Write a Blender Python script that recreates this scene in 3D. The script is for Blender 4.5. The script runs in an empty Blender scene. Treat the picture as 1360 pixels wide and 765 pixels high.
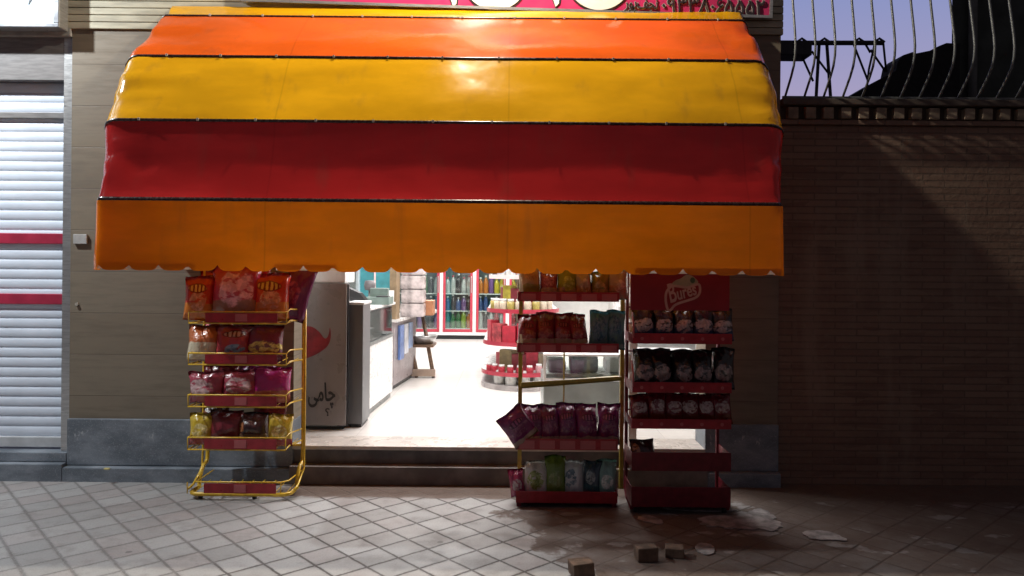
import bpy, bmesh, math, random
from mathutils import Vector, Matrix, noise
R = math.radians
random.seed(7)
SC = bpy.context.scene
COL = SC.collection
# ------------------------------------------------------------------ camera
F, H, ROLL = 1010.0, 1.6, R(0.5)
cam = bpy.data.cameras.new('camera'); cam.sensor_width = 36; cam.lens = F / 1360 * 36
cam.shift_y = -30.5 / 1360; cam.clip_start = .05; cam.clip_end = 3000
camo = bpy.data.objects.new('camera', cam); COL.objects.link(camo)
camo.rotation_euler = (Matrix.Rotation(R(90), 3, 'X') @ Matrix.Rotation(ROLL, 3, 'Z')).to_euler()
camo.location = (0, 0, H); SC.camera = camo
def P(u, v, Y):                       # photograph position at distance Y -> world point
    a, b = (u - 680) / F, (352 - v) / F
    c, s = math.cos(ROLL), math.sin(ROLL)
    return Vector(((a * c - b * s) * Y, Y, H + (b * c + a * s) * Y))
# ------------------------------------------------------------------ world: dusk sky
W = bpy.data.worlds.new('World'); SC.world = W; W.use_nodes = True
wn = W.node_tree
bg = wn.nodes['Background']
sky = wn.nodes.new('ShaderNodeTexSky'); sky.sky_type = 'NISHITA'; sky.sun_disc = False
sky.sun_elevation = R(2.2); sky.sun_rotation = R(12); sky.air_density = 1.0; sky.dust_density = .8; sky.ozone_density = 5.0
sky.sun_elevation = R(1.0)
def wnode(t, **k):
    x = wn.nodes.new(t)
    for a, b in k.items(): setattr(x, a, b)
    return x
tc = wnode('ShaderNodeTexCoord'); sep = wnode('ShaderNodeSeparateXYZ'); wn.links.new(tc.outputs['Generated'], sep.inputs[0])
dot = wnode('ShaderNodeVectorMath', operation='DOT_PRODUCT'); wn.links.new(tc.outputs['Generated'], dot.inputs[0]); dot.inputs[1].default_value = Vector((.36, 1, .12)).normalized()
glow = wnode('ShaderNodeMapRange', interpolation_type='SMOOTHSTEP'); wn.links.new(dot.outputs['Value'], glow.inputs[0]); glow.inputs[1].default_value = .45; glow.inputs[2].default_value = .97
grad = wnode('ShaderNodeMapRange'); wn.links.new(sep.outputs[2], grad.inputs[0]); grad.inputs[1].default_value = .20; grad.inputs[2].default_value = .36
band = wnode('ShaderNodeMix', data_type='RGBA'); wn.links.new(grad.outputs[0], band.inputs[0]); band.inputs[6].default_value = (1.8, 1.72, 2.85, 1); band.inputs[7].default_value = (.85, 1.4, 3.1, 1)
scale = wnode('ShaderNodeVectorMath', operation='SCALE'); wn.links.new(band.outputs[2], scale.inputs[0]); wn.links.new(glow.outputs[0], scale.inputs[3])
dim = wnode('ShaderNodeVectorMath', operation='MULTIPLY'); wn.links.new(sky.outputs[0], dim.inputs[0]); dim.inputs[1].default_value = (.55, .28, .24)
add = wnode('ShaderNodeVectorMath', operation='ADD'); wn.links.new(dim.outputs[0], add.inputs[0]); wn.links.new(scale.outputs[0], add.inputs[1])
veil = wnode('ShaderNodeVectorMath', operation='ADD'); wn.links.new(add.outputs[0], veil.inputs[0]); veil.inputs[1].default_value = (.46, .36, .34)
wn.links.new(veil.outputs[0], bg.inputs[0])           # dusk: Nishita sky plus the lavender afterglow behind the shop
bg.inputs[1].default_value = 0.15
# ------------------------------------------------------------------ exposure
SC.view_settings.view_transform = 'Standard'; SC.view_settings.look = 'None'
SC.view_settings.exposure = 0; SC.view_settings.gamma = 1; SC.view_settings.use_curve_mapping = False
SC.cycles.max_bounces = 8; SC.cycles.transparent_max_bounces = 12
SC.cycles.sample_clamp_indirect = 6; SC.cycles.caustics_reflective = False; SC.cycles.caustics_refractive = False
# ------------------------------------------------------------------ lamps that the place has
LAMP_ABOVE = (-0.32, 4.88, 4.85)      # floodlight over the pink sign
LAMP_LEFT = (-4.75, 4.40, 4.45)       # floodlight over the neighbour's shutter
def lamp(name, kind, loc, energy, col, **kw):
    l = bpy.data.lights.new(name, kind); l.energy = energy; l.color = col
    for k, v in kw.items(): setattr(l, k, v)
    o = bpy.data.objects.new(name, l); COL.objects.link(o); o.location = loc
    return o
def aim(o, p): o.rotation_euler = (Vector(p) - o.location).to_track_quat('-Z', 'Y').to_euler()
E_UP, E_LEFT, E_IN = 470, 640, 55
lo = lamp('floodlight_beam', 'SPOT', LAMP_ABOVE, E_UP, (1, .90, .74), spot_size=R(179), spot_blend=.12, shadow_soft_size=.05)
aim(lo, (-.32, 5.0, 3.2))
lo = lamp('floodlight_beam', 'SPOT', LAMP_LEFT, E_LEFT, (.93, .98, 1.0), spot_size=R(150), spot_blend=.7, shadow_soft_size=.05)
aim(lo, (-4.0, 4.9, 1.2))
PANELS = [(-1.0, 6.6), (.7, 6.6), (-1.0, 8.8), (.7, 8.8), (-1.0, 11.2), (.7, 11.2), (-.2, 12.9)]
for x, y in PANELS:
    lamp('ceiling_panel_light', 'AREA', (x, y, 3.03), E_IN, (1, .97, .95), shape='RECTANGLE', size=1.15, size_y=.55)

# ------------------------------------------------------------------ node helpers and materials
class N:
    def __init__(s, name):
        s.m = bpy.data.materials.new(name); s.m.use_nodes = True
        s.t = s.m.node_tree; s.b = s.t.nodes['Principled BSDF']; s.out = s.t.nodes['Material Output']
    def n(s, typ, **kw):
        x = s.t.nodes.new(typ)
        for k, v in kw.items(): setattr(x, k, v)
        return x
    def put(s, sock, v):
        if hasattr(v, 'links') or isinstance(v, bpy.types.NodeSocket): s.t.links.new(v, sock)
        elif isinstance(v, tuple) and len(v) == 3 and sock.type == 'RGBA': sock.default_value = (*v, 1)
        else: sock.default_value = v
    def math(s, op, a, b=0.0, clamp=False):
        x = s.n('ShaderNodeMath', operation=op, use_clamp=clamp); s.put(x.inputs[0], a); s.put(x.inputs[1], b); return x.outputs[0]
    def mix(s, f, a, b, mode='MIX'):
        x = s.n('ShaderNodeMix', data_type='RGBA', blend_type=mode)
        s.put(x.inputs[0], f); s.put(x.inputs[6], a); s.put(x.inputs[7], b); return x.outputs[2]
    def ramp(s, v, a, b, o0=0.0, o1=1.0, smooth=True):
        x = s.n('ShaderNodeMapRange'); x.interpolation_type = 'SMOOTHSTEP' if smooth else 'LINEAR'
        s.put(x.inputs[0], v); s.put(x.inputs[1], a); s.put(x.inputs[2], b); s.put(x.inputs[3], o0); s.put(x.inputs[4], o1); return x.outputs[0]
    def pos(s): return s.n('ShaderNodeNewGeometry').outputs['Position']
    def gen(s): return s.n('ShaderNodeTexCoord').outputs['Generated']
    def loc(s): return s.n('ShaderNodeTexCoord').outputs['Object']
    def map(s, v, scale=(1, 1, 1), rot=(0, 0, 0), loc=(0, 0, 0)):
        x = s.n('ShaderNodeMapping'); s.put(x.inputs[0], v); x.inputs['Scale'].default_value = scale
        x.inputs['Rotation'].default_value = rot; x.inputs['Location'].default_value = loc; return x.outputs[0]
    def noise(s, v, scale, detail=4, rough=.55):
        x = s.n('ShaderNodeTexNoise'); s.put(x.inputs['Vector'], v); x.inputs['Scale'].default_value = scale
        x.inputs['Detail'].default_value = detail; x.inputs['Roughness'].default_value = rough; return x.outputs['Fac']
    def xyz(s, v):
        x = s.n('ShaderNodeSeparateXYZ'); s.put(x.inputs[0], v); return x.outputs
    def comb(s, x, y, z):
        c = s.n('ShaderNodeCombineXYZ')
        for i, q in enumerate((x, y, z)): s.put(c.inputs[i], q)
        return c.outputs[0]
    def bump(s, h, strength=.3, dist=.01):
        x = s.n('ShaderNodeBump'); s.put(x.inputs['Height'], h); x.inputs['Strength'].default_value = strength
        x.inputs['Distance'].default_value = dist; s.put(s.b.inputs['Normal'], x.outputs[0])
    def base(s, c): s.put(s.b.inputs['Base Color'], c)
    def set(s, **kw):
        for k, v in kw.items(): s.put(s.b.inputs[k], v)
def M(name, col, rough=.5, metal=0.0, var=.25, scale=9, bump=.0, bscale=60, coat=0.0, stretch=(1, 1, 1)):
    n = N(name); p = n.map(n.loc(), stretch)
    f = n.noise(p, scale)
    dark = tuple(c * (1 - var) for c in col); lite = tuple(min(1, c * (1 + var * .6)) for c in col)
    n.base(n.mix(n.ramp(f, .3, .7), dark, lite))
    f2 = n.noise(p, scale * 2.3)
    n.put(n.b.inputs['Roughness'], n.ramp(f2, .25, .75, max(.03, rough - .09), min(1, rough + .09)))
    n.set(Metallic=metal); n.b.inputs['Coat Weight'].default_value = coat
    if bump: n.bump(n.noise(p, bscale, 3), bump, .004)
    return n.m
def emit(name, col, s):
    n = N(name); n.base(tuple(c * .5 for c in col)); n.put(n.b.inputs['Emission Color'], col); n.set(**{'Emission Strength': s}); return n.m
def glass(name, tint=(.9, .95, .93), f=.1):
    n = N(name); t = n.n('ShaderNodeBsdfTransparent'); n.put(t.inputs[0], tint)
    g = n.n('ShaderNodeBsdfGlossy'); g.inputs['Roughness'].default_value = .04
    x = n.n('ShaderNodeMixShader'); x.inputs[0].default_value = f
    n.t.links.new(t.outputs[0], x.inputs[1]); n.t.links.new(g.outputs[0], x.inputs[2]); n.t.links.new(x.outputs[0], n.out.inputs[0])
    return n.m

def pvc(name, col, trans=.28):
    n = N(name); p = n.pos()
    a = n.noise(n.map(p, (1, 1, 3)), 1.6, 5); b = n.noise(n.map(p, (7, 7, 1)), 1.2, 4)
    c = n.mix(n.ramp(a, .35, .7), tuple(x * .84 for x in col), tuple(min(1, x * 1.06) for x in col))
    c = n.mix(n.ramp(b, .55, .8, 0, .2), c, (.10, .06, .04))          # dusty streaks
    px_ = n.xyz(p)[0]; fr_ = n.math('FRACT', n.math('DIVIDE', n.math('ADD', px_, 11.8), 1.385))
    c = n.mix(n.math('MULTIPLY', n.ramp(n.math('ABSOLUTE', n.math('SUBTRACT', fr_, .5)), .0012, .0055, 1, 0), .22), c, tuple(x * .35 for x in col))   # welded fabric seams
    n.base(c); n.put(n.b.inputs['Roughness'], n.ramp(a, .3, .7, .10, .19)); n.set(**{'Specular IOR Level': .6})
    h = n.math('ADD', n.noise(n.map(p, (1, 1, .55), rot=(0, R(35), 0)), 3.0, 3), n.math('MULTIPLY', n.noise(p, 260, 1), .02))
    n.bump(h, .17, .035)
    tr = n.n('ShaderNodeBsdfTranslucent'); n.put(tr.inputs[0], c)
    x = n.n('ShaderNodeMixShader'); x.inputs[0].default_value = trans
    n.t.links.new(n.b.outputs[0], x.inputs[1]); n.t.links.new(tr.outputs[0], x.inputs[2]); n.t.links.new(x.outputs[0], n.out.inputs[0])
    return n.m
def stone_clad():
    n = N('stone_cladding'); p = n.pos(); x, y, z = n.xyz(p)
    v = n.comb(n.math('ADD', x, y), z, 0.0)
    br = n.n('ShaderNodeTexBrick'); n.put(br.inputs['Vector'], v); br.offset = .5
    for k, q in (('Scale', 1.0), ('Mortar Size', .003), ('Mortar Smooth', .5), ('Brick Width', 9.0), ('Row Height', .305), ('Bias', 0.0)): br.inputs[k].default_value = q
    br.inputs['Color1'].default_value = (.205, .170, .125, 1); br.inputs['Color2'].default_value = (.225, .19, .142, 1); br.inputs['Mortar'].default_value = (.115, .09, .066, 1)
    st = n.noise(n.map(p, (1.0, 1.0, 9)), 2.4, 7, .68); bl = n.noise(p, 2.2, 4)
    c = n.mix(n.ramp(st, .40, .75, 0, .55), br.outputs['Color'], (.125, .098, .07))
    c = n.mix(n.ramp(bl, .45, .75, 0, .45), c, (.13, .108, .085)); n.base(c)
    n.put(n.b.inputs['Roughness'], n.ramp(st, .3, .7, .45, .7))
    n.bump(n.math('SUBTRACT', n.math('MULTIPLY', st, .25), br.outputs['Fac']), .35, .006); return n.m
def granite():
    n = N('grey_granite'); p = n.pos(); x, y, z = n.xyz(p)
    a = n.noise(n.map(p, (1, 1, 2)), 3.5, 8, .65); b = n.noise(p, 120, 2)
    c = n.mix(n.ramp(a, .35, .7), (.125, .15, .18), (.26, .295, .34)); c = n.mix(n.ramp(b, .55, .7, 0, .4), c, (.40, .43, .46))
    sc = n.noise(n.map(p, (9, 9, 4)), 3.0, 4, .7)                      # scuffed pale scratches in one band
    band = n.math('MULTIPLY', n.ramp(z, .28, .31), n.ramp(z, .35, .38, 1, 0))
    c = n.mix(n.math('MULTIPLY', band, n.ramp(sc, .60, .66, 0, .55)), c, (.55, .57, .6)); n.base(c)
    n.put(n.b.inputs['Roughness'], n.ramp(a, .3, .7, .35, .6)); n.bump(b, .08, .002); return n.m
def brickwork():
    n = N('brown_brick'); p = n.pos(); x, y, z = n.xyz(p)
    br = n.n('ShaderNodeTexBrick'); n.put(br.inputs['Vector'], n.comb(n.math('ADD', x, y), z, 0.0))
    for k, q in (('Scale', 1.0), ('Mortar Size', .005), ('Mortar Smooth', .25), ('Brick Width', .32), ('Row Height', .050), ('Bias', -.1)): br.inputs[k].default_value = q
    br.inputs['Color1'].default_value = (.22, .135, .098, 1); br.inputs['Color2'].default_value = (.27, .18, .13, 1); br.inputs['Mortar'].default_value = (.15, .105, .08, 1)
    a = n.noise(p, 1.3, 5); b = n.noise(p, 26, 4)
    c = n.mix(n.ramp(a, .35, .75, 0, .45), br.outputs['Color'], (.16, .09, .065)); c = n.mix(n.ramp(b, .5, .75, 0, .4), c, (.26, .20, .14)); n.base(c)
    wh = n.n('ShaderNodeTexVoronoi'); n.put(wh.inputs['Vector'], n.map(p, (3.1, 3.1, 20))); wh.inputs['Scale'].default_value = 1.0
    c = n.mix(n.ramp(n.xyz(wh.outputs['Color'])[1], .6, 1, 0, .4), c, (.13, .075, .055)); c = n.mix(n.ramp(n.noise(n.map(p, (2.5, 2.5, .5)), 1.4, 5), .52, .72, 0, .5), c, (.30, .23, .175)); n.base(c)
    n.set(Roughness=.82); n.bump(n.math('SUBTRACT', n.math('MULTIPLY', b, .6), br.outputs['Fac']), .8, .010); return n.m
def paving():
    n = N('paving_slabs'); p = n.pos(); x, y, z = n.xyz(p)
    q = n.map(p, (1, 1, 1), rot=(0, 0, R(-42)), loc=(.03, .045, 0)); qx, qy, _ = n.xyz(q)
    T = .196
    wob = n.math('MULTIPLY', n.math('SUBTRACT', n.noise(p, 14, 3), .5), .012)
    def edge(a):
        f = n.math('FRACT', n.math('DIVIDE', n.math('ADD', a, wob), T))
        return n.math('MULTIPLY', n.math('MINIMUM', f, n.math('SUBTRACT', 1.0, f)), T)
    d = n.math('MINIMUM', edge(qx), edge(qy))
    fade_noise = n.noise(p, 1.1, 3)
    joint = n.ramp(n.math('ADD', d, n.math('MULTIPLY', n.math('SUBTRACT', n.noise(p, 40, 3), .5), .005)), .0042, .009, 1, 0)
    left = n.ramp(n.math('ADD', x, n.math('MULTIPLY', n.math('SUBTRACT', fade_noise, .5), 1.6)), -2.1, -1.1, .30, 1)  # joints drawn fainter towards the left
    joint = n.math('MULTIPLY', joint, left)
    wh = n.n('ShaderNodeTexWhiteNoise', noise_dimensions='3D')
    n.put(wh.inputs['Vector'], n.comb(n.math('FLOOR', n.math('DIVIDE', qx, T)), n.math('FLOOR', n.math('DIVIDE', qy, T)), 0.0))
    c = n.mix(wh.outputs['Value'], (.30, .297, .295), (.385, .38, .378))
    pink = n.math('MULTIPLY', n.ramp(n.xyz(wh.outputs['Color'])[1], .5, 1, 0, .35), 1.0)
    c = n.mix(pink, c, (.34, .275, .265))
    fine = n.noise(p, 90, 4, .7); blot = n.noise(p, 5.5, 5, .6)
    c = n.mix(n.ramp(fine, .4, .75, 0, .35), c, (.16, .155, .15)); c = n.mix(n.ramp(blot, .48, .72, 0, .45), c, (.185, .17, .16))
    vo = n.n('ShaderNodeTexVoronoi'); n.put(vo.inputs['Vector'], p); vo.inputs['Scale'].default_value = 3.4
    gum = n.math('MULTIPLY', n.ramp(vo.outputs['Distance'], .05, .075, 1, 0), n.ramp(n.xyz(vo.outputs['Color'])[0], .45, .5))
    c = n.mix(n.math('MULTIPLY', gum, .55), c, (.07, .065, .06))
    c = n.mix(n.ramp(n.noise(p, .9, 6, .7), .52, .75, 0, .35), c, (.16, .15, .142))
    c = n.mix(n.math('MULTIPLY', n.ramp(d, .004, .022, .45, 0), n.ramp(fine, .3, .6)), c, (.11, .10, .095))
    c = n.mix(joint, c, (.055, .045, .042))
    # brown building sand spilled over the slabs to the right, bare spots left in it
    e = n.math('ADD', n.math('MULTIPLY', n.math('SUBTRACT', n.noise(p, 3.2, 5, .6), .5), 1.1), n.math('SUBTRACT', x, n.ramp(y, 3.8, 4.9, .42, .05, False)))
    sand = n.ramp(e, -.03, .06)
    holes = n.ramp(n.noise(n.map(p, (1, 1.5, 1), loc=(3.1, 0, 0)), 3.3, 4), .60, .66, 0, .75)
    sand = n.math('MULTIPLY', sand, n.math('SUBTRACT', 1.0, holes))
    sand = n.math('MULTIPLY', sand, n.ramp(n.noise(p, 2.1, 5, .65), .30, .58, .62, .97))
    strip = n.ramp(n.math('ADD', y, n.math('MULTIPLY', n.math('SUBTRACT', n.noise(p, 6, 4), .5), .14)), 5.17, 5.23)
    strip = n.math('MULTIPLY', strip, n.ramp(x, -1.75, -1.5))
    sand = n.math('MAXIMUM', sand, strip)
    sc = n.mix(n.noise(p, 60, 5, .7), (.085, .06, .048), (.17, .122, .10))
    c = n.mix(sand, c, sc); n.base(c)
    n.put(n.b.inputs['Roughness'], n.math('ADD', n.ramp(blot, .3, .7, .50, .72), n.math('MULTIPLY', sand, .2)))
    h = n.math('SUBTRACT', n.math('MULTIPLY', fine, .15), joint); h = n.math('ADD', h, n.math('MULTIPLY', sand, n.math('ADD', .3, n.math('MULTIPLY', n.noise(p, 40, 4), .6))))
    n.bump(n.math('ADD', h, n.math('MULTIPLY', wh.outputs['Value'], .35)), .5, .008); return n.m
def floor_tile():
    n = N('white_floor_tile'); p = n.pos(); x, y, z = n.xyz(p)
    br = n.n('ShaderNodeTexBrick'); n.put(br.inputs['Vector'], n.comb(x, y, 0.0)); br.offset = 0
    for k, q in (('Scale', 1.0), ('Mortar Size', .002), ('Brick Width', .6), ('Row Height', .6)): br.inputs[k].default_value = q
    br.inputs['Color1'].default_value = (.72, .69, .66, 1); br.inputs['Color2'].default_value = (.76, .73, .70, 1); br.inputs['Mortar'].default_value = (.5, .47, .44, 1)
    a = n.noise(p, 4, 5); c = n.mix(n.ramp(a, .5, .75, 0, .25), br.outputs['Color'], (.55, .5, .46)); n.base(c); n.set(Roughness=.22); return n.m

def printed(name, c1, c2=None, c3=None, c4=None, low=.32, e=(.5, .42, .30, .22), lg=(.5, .74, .30, .08), rough=.27):
    """foil bag print: c1 film, c2 lower field, c3 picture blob, c4 logo blob"""
    n = N(name); g = n.gen(); x, y, z = n.xyz(g)
    g0 = g; rnd = n.n('ShaderNodeObjectInfo').outputs['Random']
    gs = n.n('ShaderNodeVectorMath', operation='ADD'); n.put(gs.inputs[0], g); n.put(gs.inputs[1], n.comb(n.math('MULTIPLY', rnd, 31.0), n.math('MULTIPLY', rnd, 17.0), 0.0)); g = gs.outputs[0]
    wv = n.math('MULTIPLY', n.math('SUBTRACT', n.noise(g, 3.2, 4), .5), .95)
    x = n.math('ADD', x, n.math('MULTIPLY', n.math('SUBTRACT', rnd, .5), .12))
    col = c1
    def blob(cx, cz, rx, rz):
        a = n.math('DIVIDE', n.math('SUBTRACT', x, cx), rx); b = n.math('DIVIDE', n.math('SUBTRACT', z, cz), rz)
        d = n.math('SQRT', n.math('ADD', n.math('MULTIPLY', a, a), n.math('MULTIPLY', b, b)))
        return n.ramp(n.math('ADD', d, wv), .88, 1.04, 1, 0)
    if c2: col = n.mix(n.ramp(n.math('ADD', z, n.math('MULTIPLY', wv, .12)), low, low + .03, 1, 0), col, c2)
    if c3:
        pic = n.mix(n.ramp(n.noise(g, 9, 3), .42, .6), c3, tuple(min(1, q * 1.35 + .06) for q in c3))
        col = n.mix(n.math('MULTIPLY', blob(*e), n.ramp(n.noise(n.map(g, (1, 1, 2.3), rot=(0, .3, 0)), 4.2, 3, .5), .40, .50, .12, 1)), col, pic)
    if c4:
        col = n.mix(blob(lg[0], lg[1], lg[2] * 1.12, lg[3] * 1.3), col, tuple(q * .35 for q in c1))
        bars = n.ramp(n.math('SINE', n.math('MULTIPLY', n.math('ADD', x, n.math('MULTIPLY', wv, .12)), 52.0)), -.35, -.1)
        col = n.mix(n.math('MULTIPLY', blob(*lg), bars), col, c4)
    seal = n.math('MAXIMUM', n.ramp(z, .945, .955), n.ramp(z, .035, .045, 1, 0))
    col = n.mix(n.math('MULTIPLY', seal, .5), col, tuple(q * .5 for q in c1))
    n.base(col); n.set(Roughness=rough, **{'Specular IOR Level': .65}); n.b.inputs['Coat Weight'].default_value = .4; n.b.inputs['Coat Roughness'].default_value = .12
    cr = n.n('ShaderNodeTexVoronoi', feature='DISTANCE_TO_EDGE'); n.put(cr.inputs['Vector'], n.map(g, (1, 1, 1.4))); cr.inputs['Scale'].default_value = 5
    n.bump(n.math('ADD', n.math('MULTIPLY', cr.outputs['Distance'], .5), n.noise(g, 7, 4)), .55, .012)
    return n.m

# ------------------------------------------------------------------ geometry helpers
class B:
    def __init__(s): s.bm = bmesh.new()
    def box(s, x0, x1, y0, y1, z0, z1, bev=0.0, mi=0):
        m = Matrix.Translation(((x0 + x1) / 2, (y0 + y1) / 2, (z0 + z1) / 2)) @ Matrix.Diagonal((abs(x1 - x0), abs(y1 - y0), abs(z1 - z0), 1))
        g = bmesh.ops.create_cube(s.bm, size=1, matrix=m)
        fs = list({f for v in g['verts'] for f in v.link_faces})
        for f in fs: f.material_index = mi
        if bev:
            es = list({e for v in g['verts'] for e in v.link_edges})
            r = bmesh.ops.bevel(s.bm, geom=es, offset=bev, segments=2, affect='EDGES', profile=.6)
            for f in r['faces']: f.material_index = mi
        return s
    def tube(s, pts, r, seg=8, cap=True, closed=False, r2=None, mi=0):
        pts = [Vector(p) for p in pts]; n = len(pts); rings = []
        up = None
        for i, p in enumerate(pts):
            if closed: d = pts[(i + 1) % n] - pts[i - 1]
            else: d = pts[min(i + 1, n - 1)] - pts[max(i - 1, 0)]
            d.normalize()
            if up is None: up = d.orthogonal().normalized()
            up = (up - d * up.dot(d)).normalized(); w = d.cross(up)
            rr = r if r2 is None else r + (r2 - r) * i / (n - 1)
            rings.append([s.bm.verts.new(p + (up * math.cos(2 * math.pi * k / seg) + w * math.sin(2 * math.pi * k / seg)) * rr) for k in range(seg)])
        for i in range(n if closed else n - 1):
            a, b = rings[i], rings[(i + 1) % n]
            for k in range(seg):
                f = s.bm.faces.new((a[k], a[(k + 1) % seg], b[(k + 1) % seg], b[k])); f.smooth = True; f.material_index = mi
        if cap and not closed:
            for q in (rings[0][::-1], rings[-1]):
                f = s.bm.faces.new(q); f.material_index = mi
        return s
    def lathe(s, prof, c, seg=16, mi=0):
        c = Vector(c); rings = []
        for r, z in prof: rings.append([s.bm.verts.new(c + Vector((r * math.cos(2 * math.pi * k / seg), r * math.sin(2 * math.pi * k / seg), z))) for k in range(seg)])
        for a, b in zip(rings, rings[1:]):
            for k in range(seg):
                f = s.bm.faces.new((a[k], a[(k + 1) % seg], b[(k + 1) % seg], b[k])); f.smooth = True; f.material_index = mi
        f = s.bm.faces.new(rings[0][::-1]); f.material_index = mi; f = s.bm.faces.new(rings[-1]); f.material_index = mi
        return s
    def prism(s, poly, d, mi=0):                # polygon of Vectors extruded by vector d
        a = [s.bm.verts.new(p) for p in poly]; b = [s.bm.verts.new(Vector(p) + Vector(d)) for p in poly]
        n = len(poly)
        s.bm.faces.new(a).material_index = mi; s.bm.faces.new(b[::-1]).material_index = mi
        for i in range(n): s.bm.faces.new((a[i], b[i], b[(i + 1) % n], a[(i + 1) % n])).material_index = mi
        return s
    def grid(s, rows, smooth=True, mi=0):
        V = [[s.bm.verts.new(p) for p in r] for r in rows]
        for a, b in zip(V, V[1:]):
            for i in range(len(a) - 1):
                f = s.bm.faces.new((a[i], a[i + 1], b[i + 1], b[i])); f.smooth = smooth; f.material_index = mi
        return s
WL = {}
def obj(name, b, mat, parent=None, label=None):
    bm = b.bm if isinstance(b, B) else b
    bmesh.ops.recalc_face_normals(bm, faces=bm.faces)
    xs = [v.co for v in bm.verts]
    lo = Vector([min(p[i] for p in xs) for i in range(3)]); hi = Vector([max(p[i] for p in xs) for i in range(3)])
    o = Vector(((lo.x + hi.x) / 2, (lo.y + hi.y) / 2, lo.z))
    for v in bm.verts: v.co -= o
    me = bpy.data.meshes.new(name); bm.to_mesh(me); bm.free()
    for m in (mat if isinstance(mat, (list, tuple)) else [mat]): me.materials.append(m)
    ob = bpy.data.objects.new(name, me); COL.objects.link(ob)
    return attach(ob, o, parent, label)
def attach(ob, o, parent, label=None):
    WL[ob] = Vector(o)
    if parent is not None: ob.parent = parent; ob.location = Vector(o) - WL[parent]
    else: ob.location = o
    if label: ob['label'] = label
    return ob
def tag(o, label, cat, group=None):
    o['label'] = label; o['category'] = cat
    if group: o['group'] = group
    return o
def struct(o): o['kind'] = 'structure'; return o
def thing(name, label, cat, loc=(0, 0, 0), group=None):
    o = bpy.data.objects.new(name, None); COL.objects.link(o); o.location = loc; o.empty_display_size = .1; WL[o] = Vector(loc)
    return tag(o, label, cat, group)
def place(name, me, loc, rot, label, cat, group=None, scale=1):
    o = bpy.data.objects.new(name, me); COL.objects.link(o); o.location = loc; o.rotation_euler = rot
    o.scale = (scale,) * 3 if not isinstance(scale, tuple) else scale
    return tag(o, label, cat, group)
def mesh(b, mat, name='shape'):
    bm = b.bm; bmesh.ops.recalc_face_normals(bm, faces=bm.faces)
    me = bpy.data.meshes.new(name); bm.to_mesh(me); bm.free()
    for m in (mat if isinstance(mat, (list, tuple)) else [mat]): me.materials.append(m)
    return me
def arc(c, r, a0, a1, n, ax=(0, 1)):
    out = []
    for i in range(n + 1):
        a = a0 + (a1 - a0) * i / n; p = list(c); p[ax[0]] += r * math.cos(a); p[ax[1]] += r * math.sin(a); out.append(Vector(p))
    return out
def text_bm(body, size, origin, ux=(1, 0, 0), uy=(0, 0, 1), depth=.004, grow=0.0, align='LEFT', width=None, shear=0.0):
    cu = bpy.data.curves.new('lettering', 'FONT'); cu.body = body; cu.size = size; cu.extrude = depth / 2; cu.offset = grow; cu.align_x = align; cu.shear = shear
    t = bpy.data.objects.new('lettering', cu); COL.objects.link(t); bpy.context.view_layer.update()
    dg = bpy.context.evaluated_depsgraph_get(); me = bpy.data.meshes.new_from_object(t.evaluated_get(dg))
    bpy.data.objects.remove(t); bpy.data.curves.remove(cu)
    bm = bmesh.new(); bm.from_mesh(me); bpy.data.meshes.remove(me)
    if width:
        x0 = min(v.co.x for v in bm.verts); x1 = max(v.co.x for v in bm.verts)
        for v in bm.verts: v.co.x = (v.co.x - x0) * width / (x1 - x0)
    ux, uy = Vector(ux).normalized(), Vector(uy).normalized(); uz = ux.cross(uy)
    for v in bm.verts: c = v.co.copy(); v.co = Vector(origin) + ux * c.x + uy * c.y + uz * c.z
    return bm
ORD = ['first', 'second', 'third', 'fourth', 'fifth', 'sixth', 'seventh', 'eighth', 'ninth', 'tenth', 'eleventh', 'twelfth']

# ------------------------------------------------------------------ materials
m_clad, m_gran, m_brick, m_pave, m_ftile = stone_clad(), granite(), brickwork(), paving(), floor_tile()
m_cream = M('cream_render', (.46, .43, .33), .7, var=.25, scale=4, bump=.15, stretch=(1, 1, 6))
m_yel, m_org, m_red, m_val = pvc('yellow_vinyl', (.80, .40, .006)), pvc('orange_vinyl', (.80, .12, .010)), pvc('red_vinyl', (.43, .016, .016)), pvc('amber_vinyl', (.88, .225, .003), .42)
m_seam = M('dark_webbing', (.035, .014, .012), .26, var=.4, scale=20)
m_clip = M('pale_clip', (.62, .58, .5), .35, .4)
def cloth_trim():
    n = N('cream_binding'); c = n.mix(n.noise(n.loc(), 30), (.55, .45, .34), (.78, .70, .58)); n.base(c); n.set(Roughness=.6)
    tr = n.n('ShaderNodeBsdfTranslucent'); n.put(tr.inputs[0], c); x = n.n('ShaderNodeMixShader'); x.inputs[0].default_value = .55
    n.t.links.new(n.b.outputs[0], x.inputs[1]); n.t.links.new(tr.outputs[0], x.inputs[2]); n.t.links.new(x.outputs[0], n.out.inputs[0]); return n.m
m_trim = cloth_trim()
m_alu = M('brushed_aluminium', (.55, .55, .55), .35, .8, var=.15, stretch=(1, 1, 12))
m_slat = M('pale_painted_steel', (.70, .77, .88), .5, .0, var=.06, scale=5, stretch=(1, 1, 3))
m_stripe = M('crimson_paint', (.42, .03, .07), .38, var=.18)
m_gsteel = M('grey_painted_steel', (.20, .19, .19), .5, .1, var=.2, stretch=(1, 1, 8))
m_lsteel = M('light_grey_steel', (.36, .35, .33), .5, .1, var=.2)
m_iron = M('grey_iron_paint', (.16, .17, .17), .5, .3, var=.3, scale=25)
m_dark = M('dark_plaster', (.05, .062, .054), .85, var=.35, scale=3)
m_black = M('black_plastic', (.014, .014, .017), .4, var=.2)
m_yframe = M('yellow_enamel', (.68, .43, .03), .35, .05, var=.22, scale=22, coat=.2)
m_oframe = M('olive_yellow_enamel', (.36, .27, .04), .4, .05, var=.25, scale=22)
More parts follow.
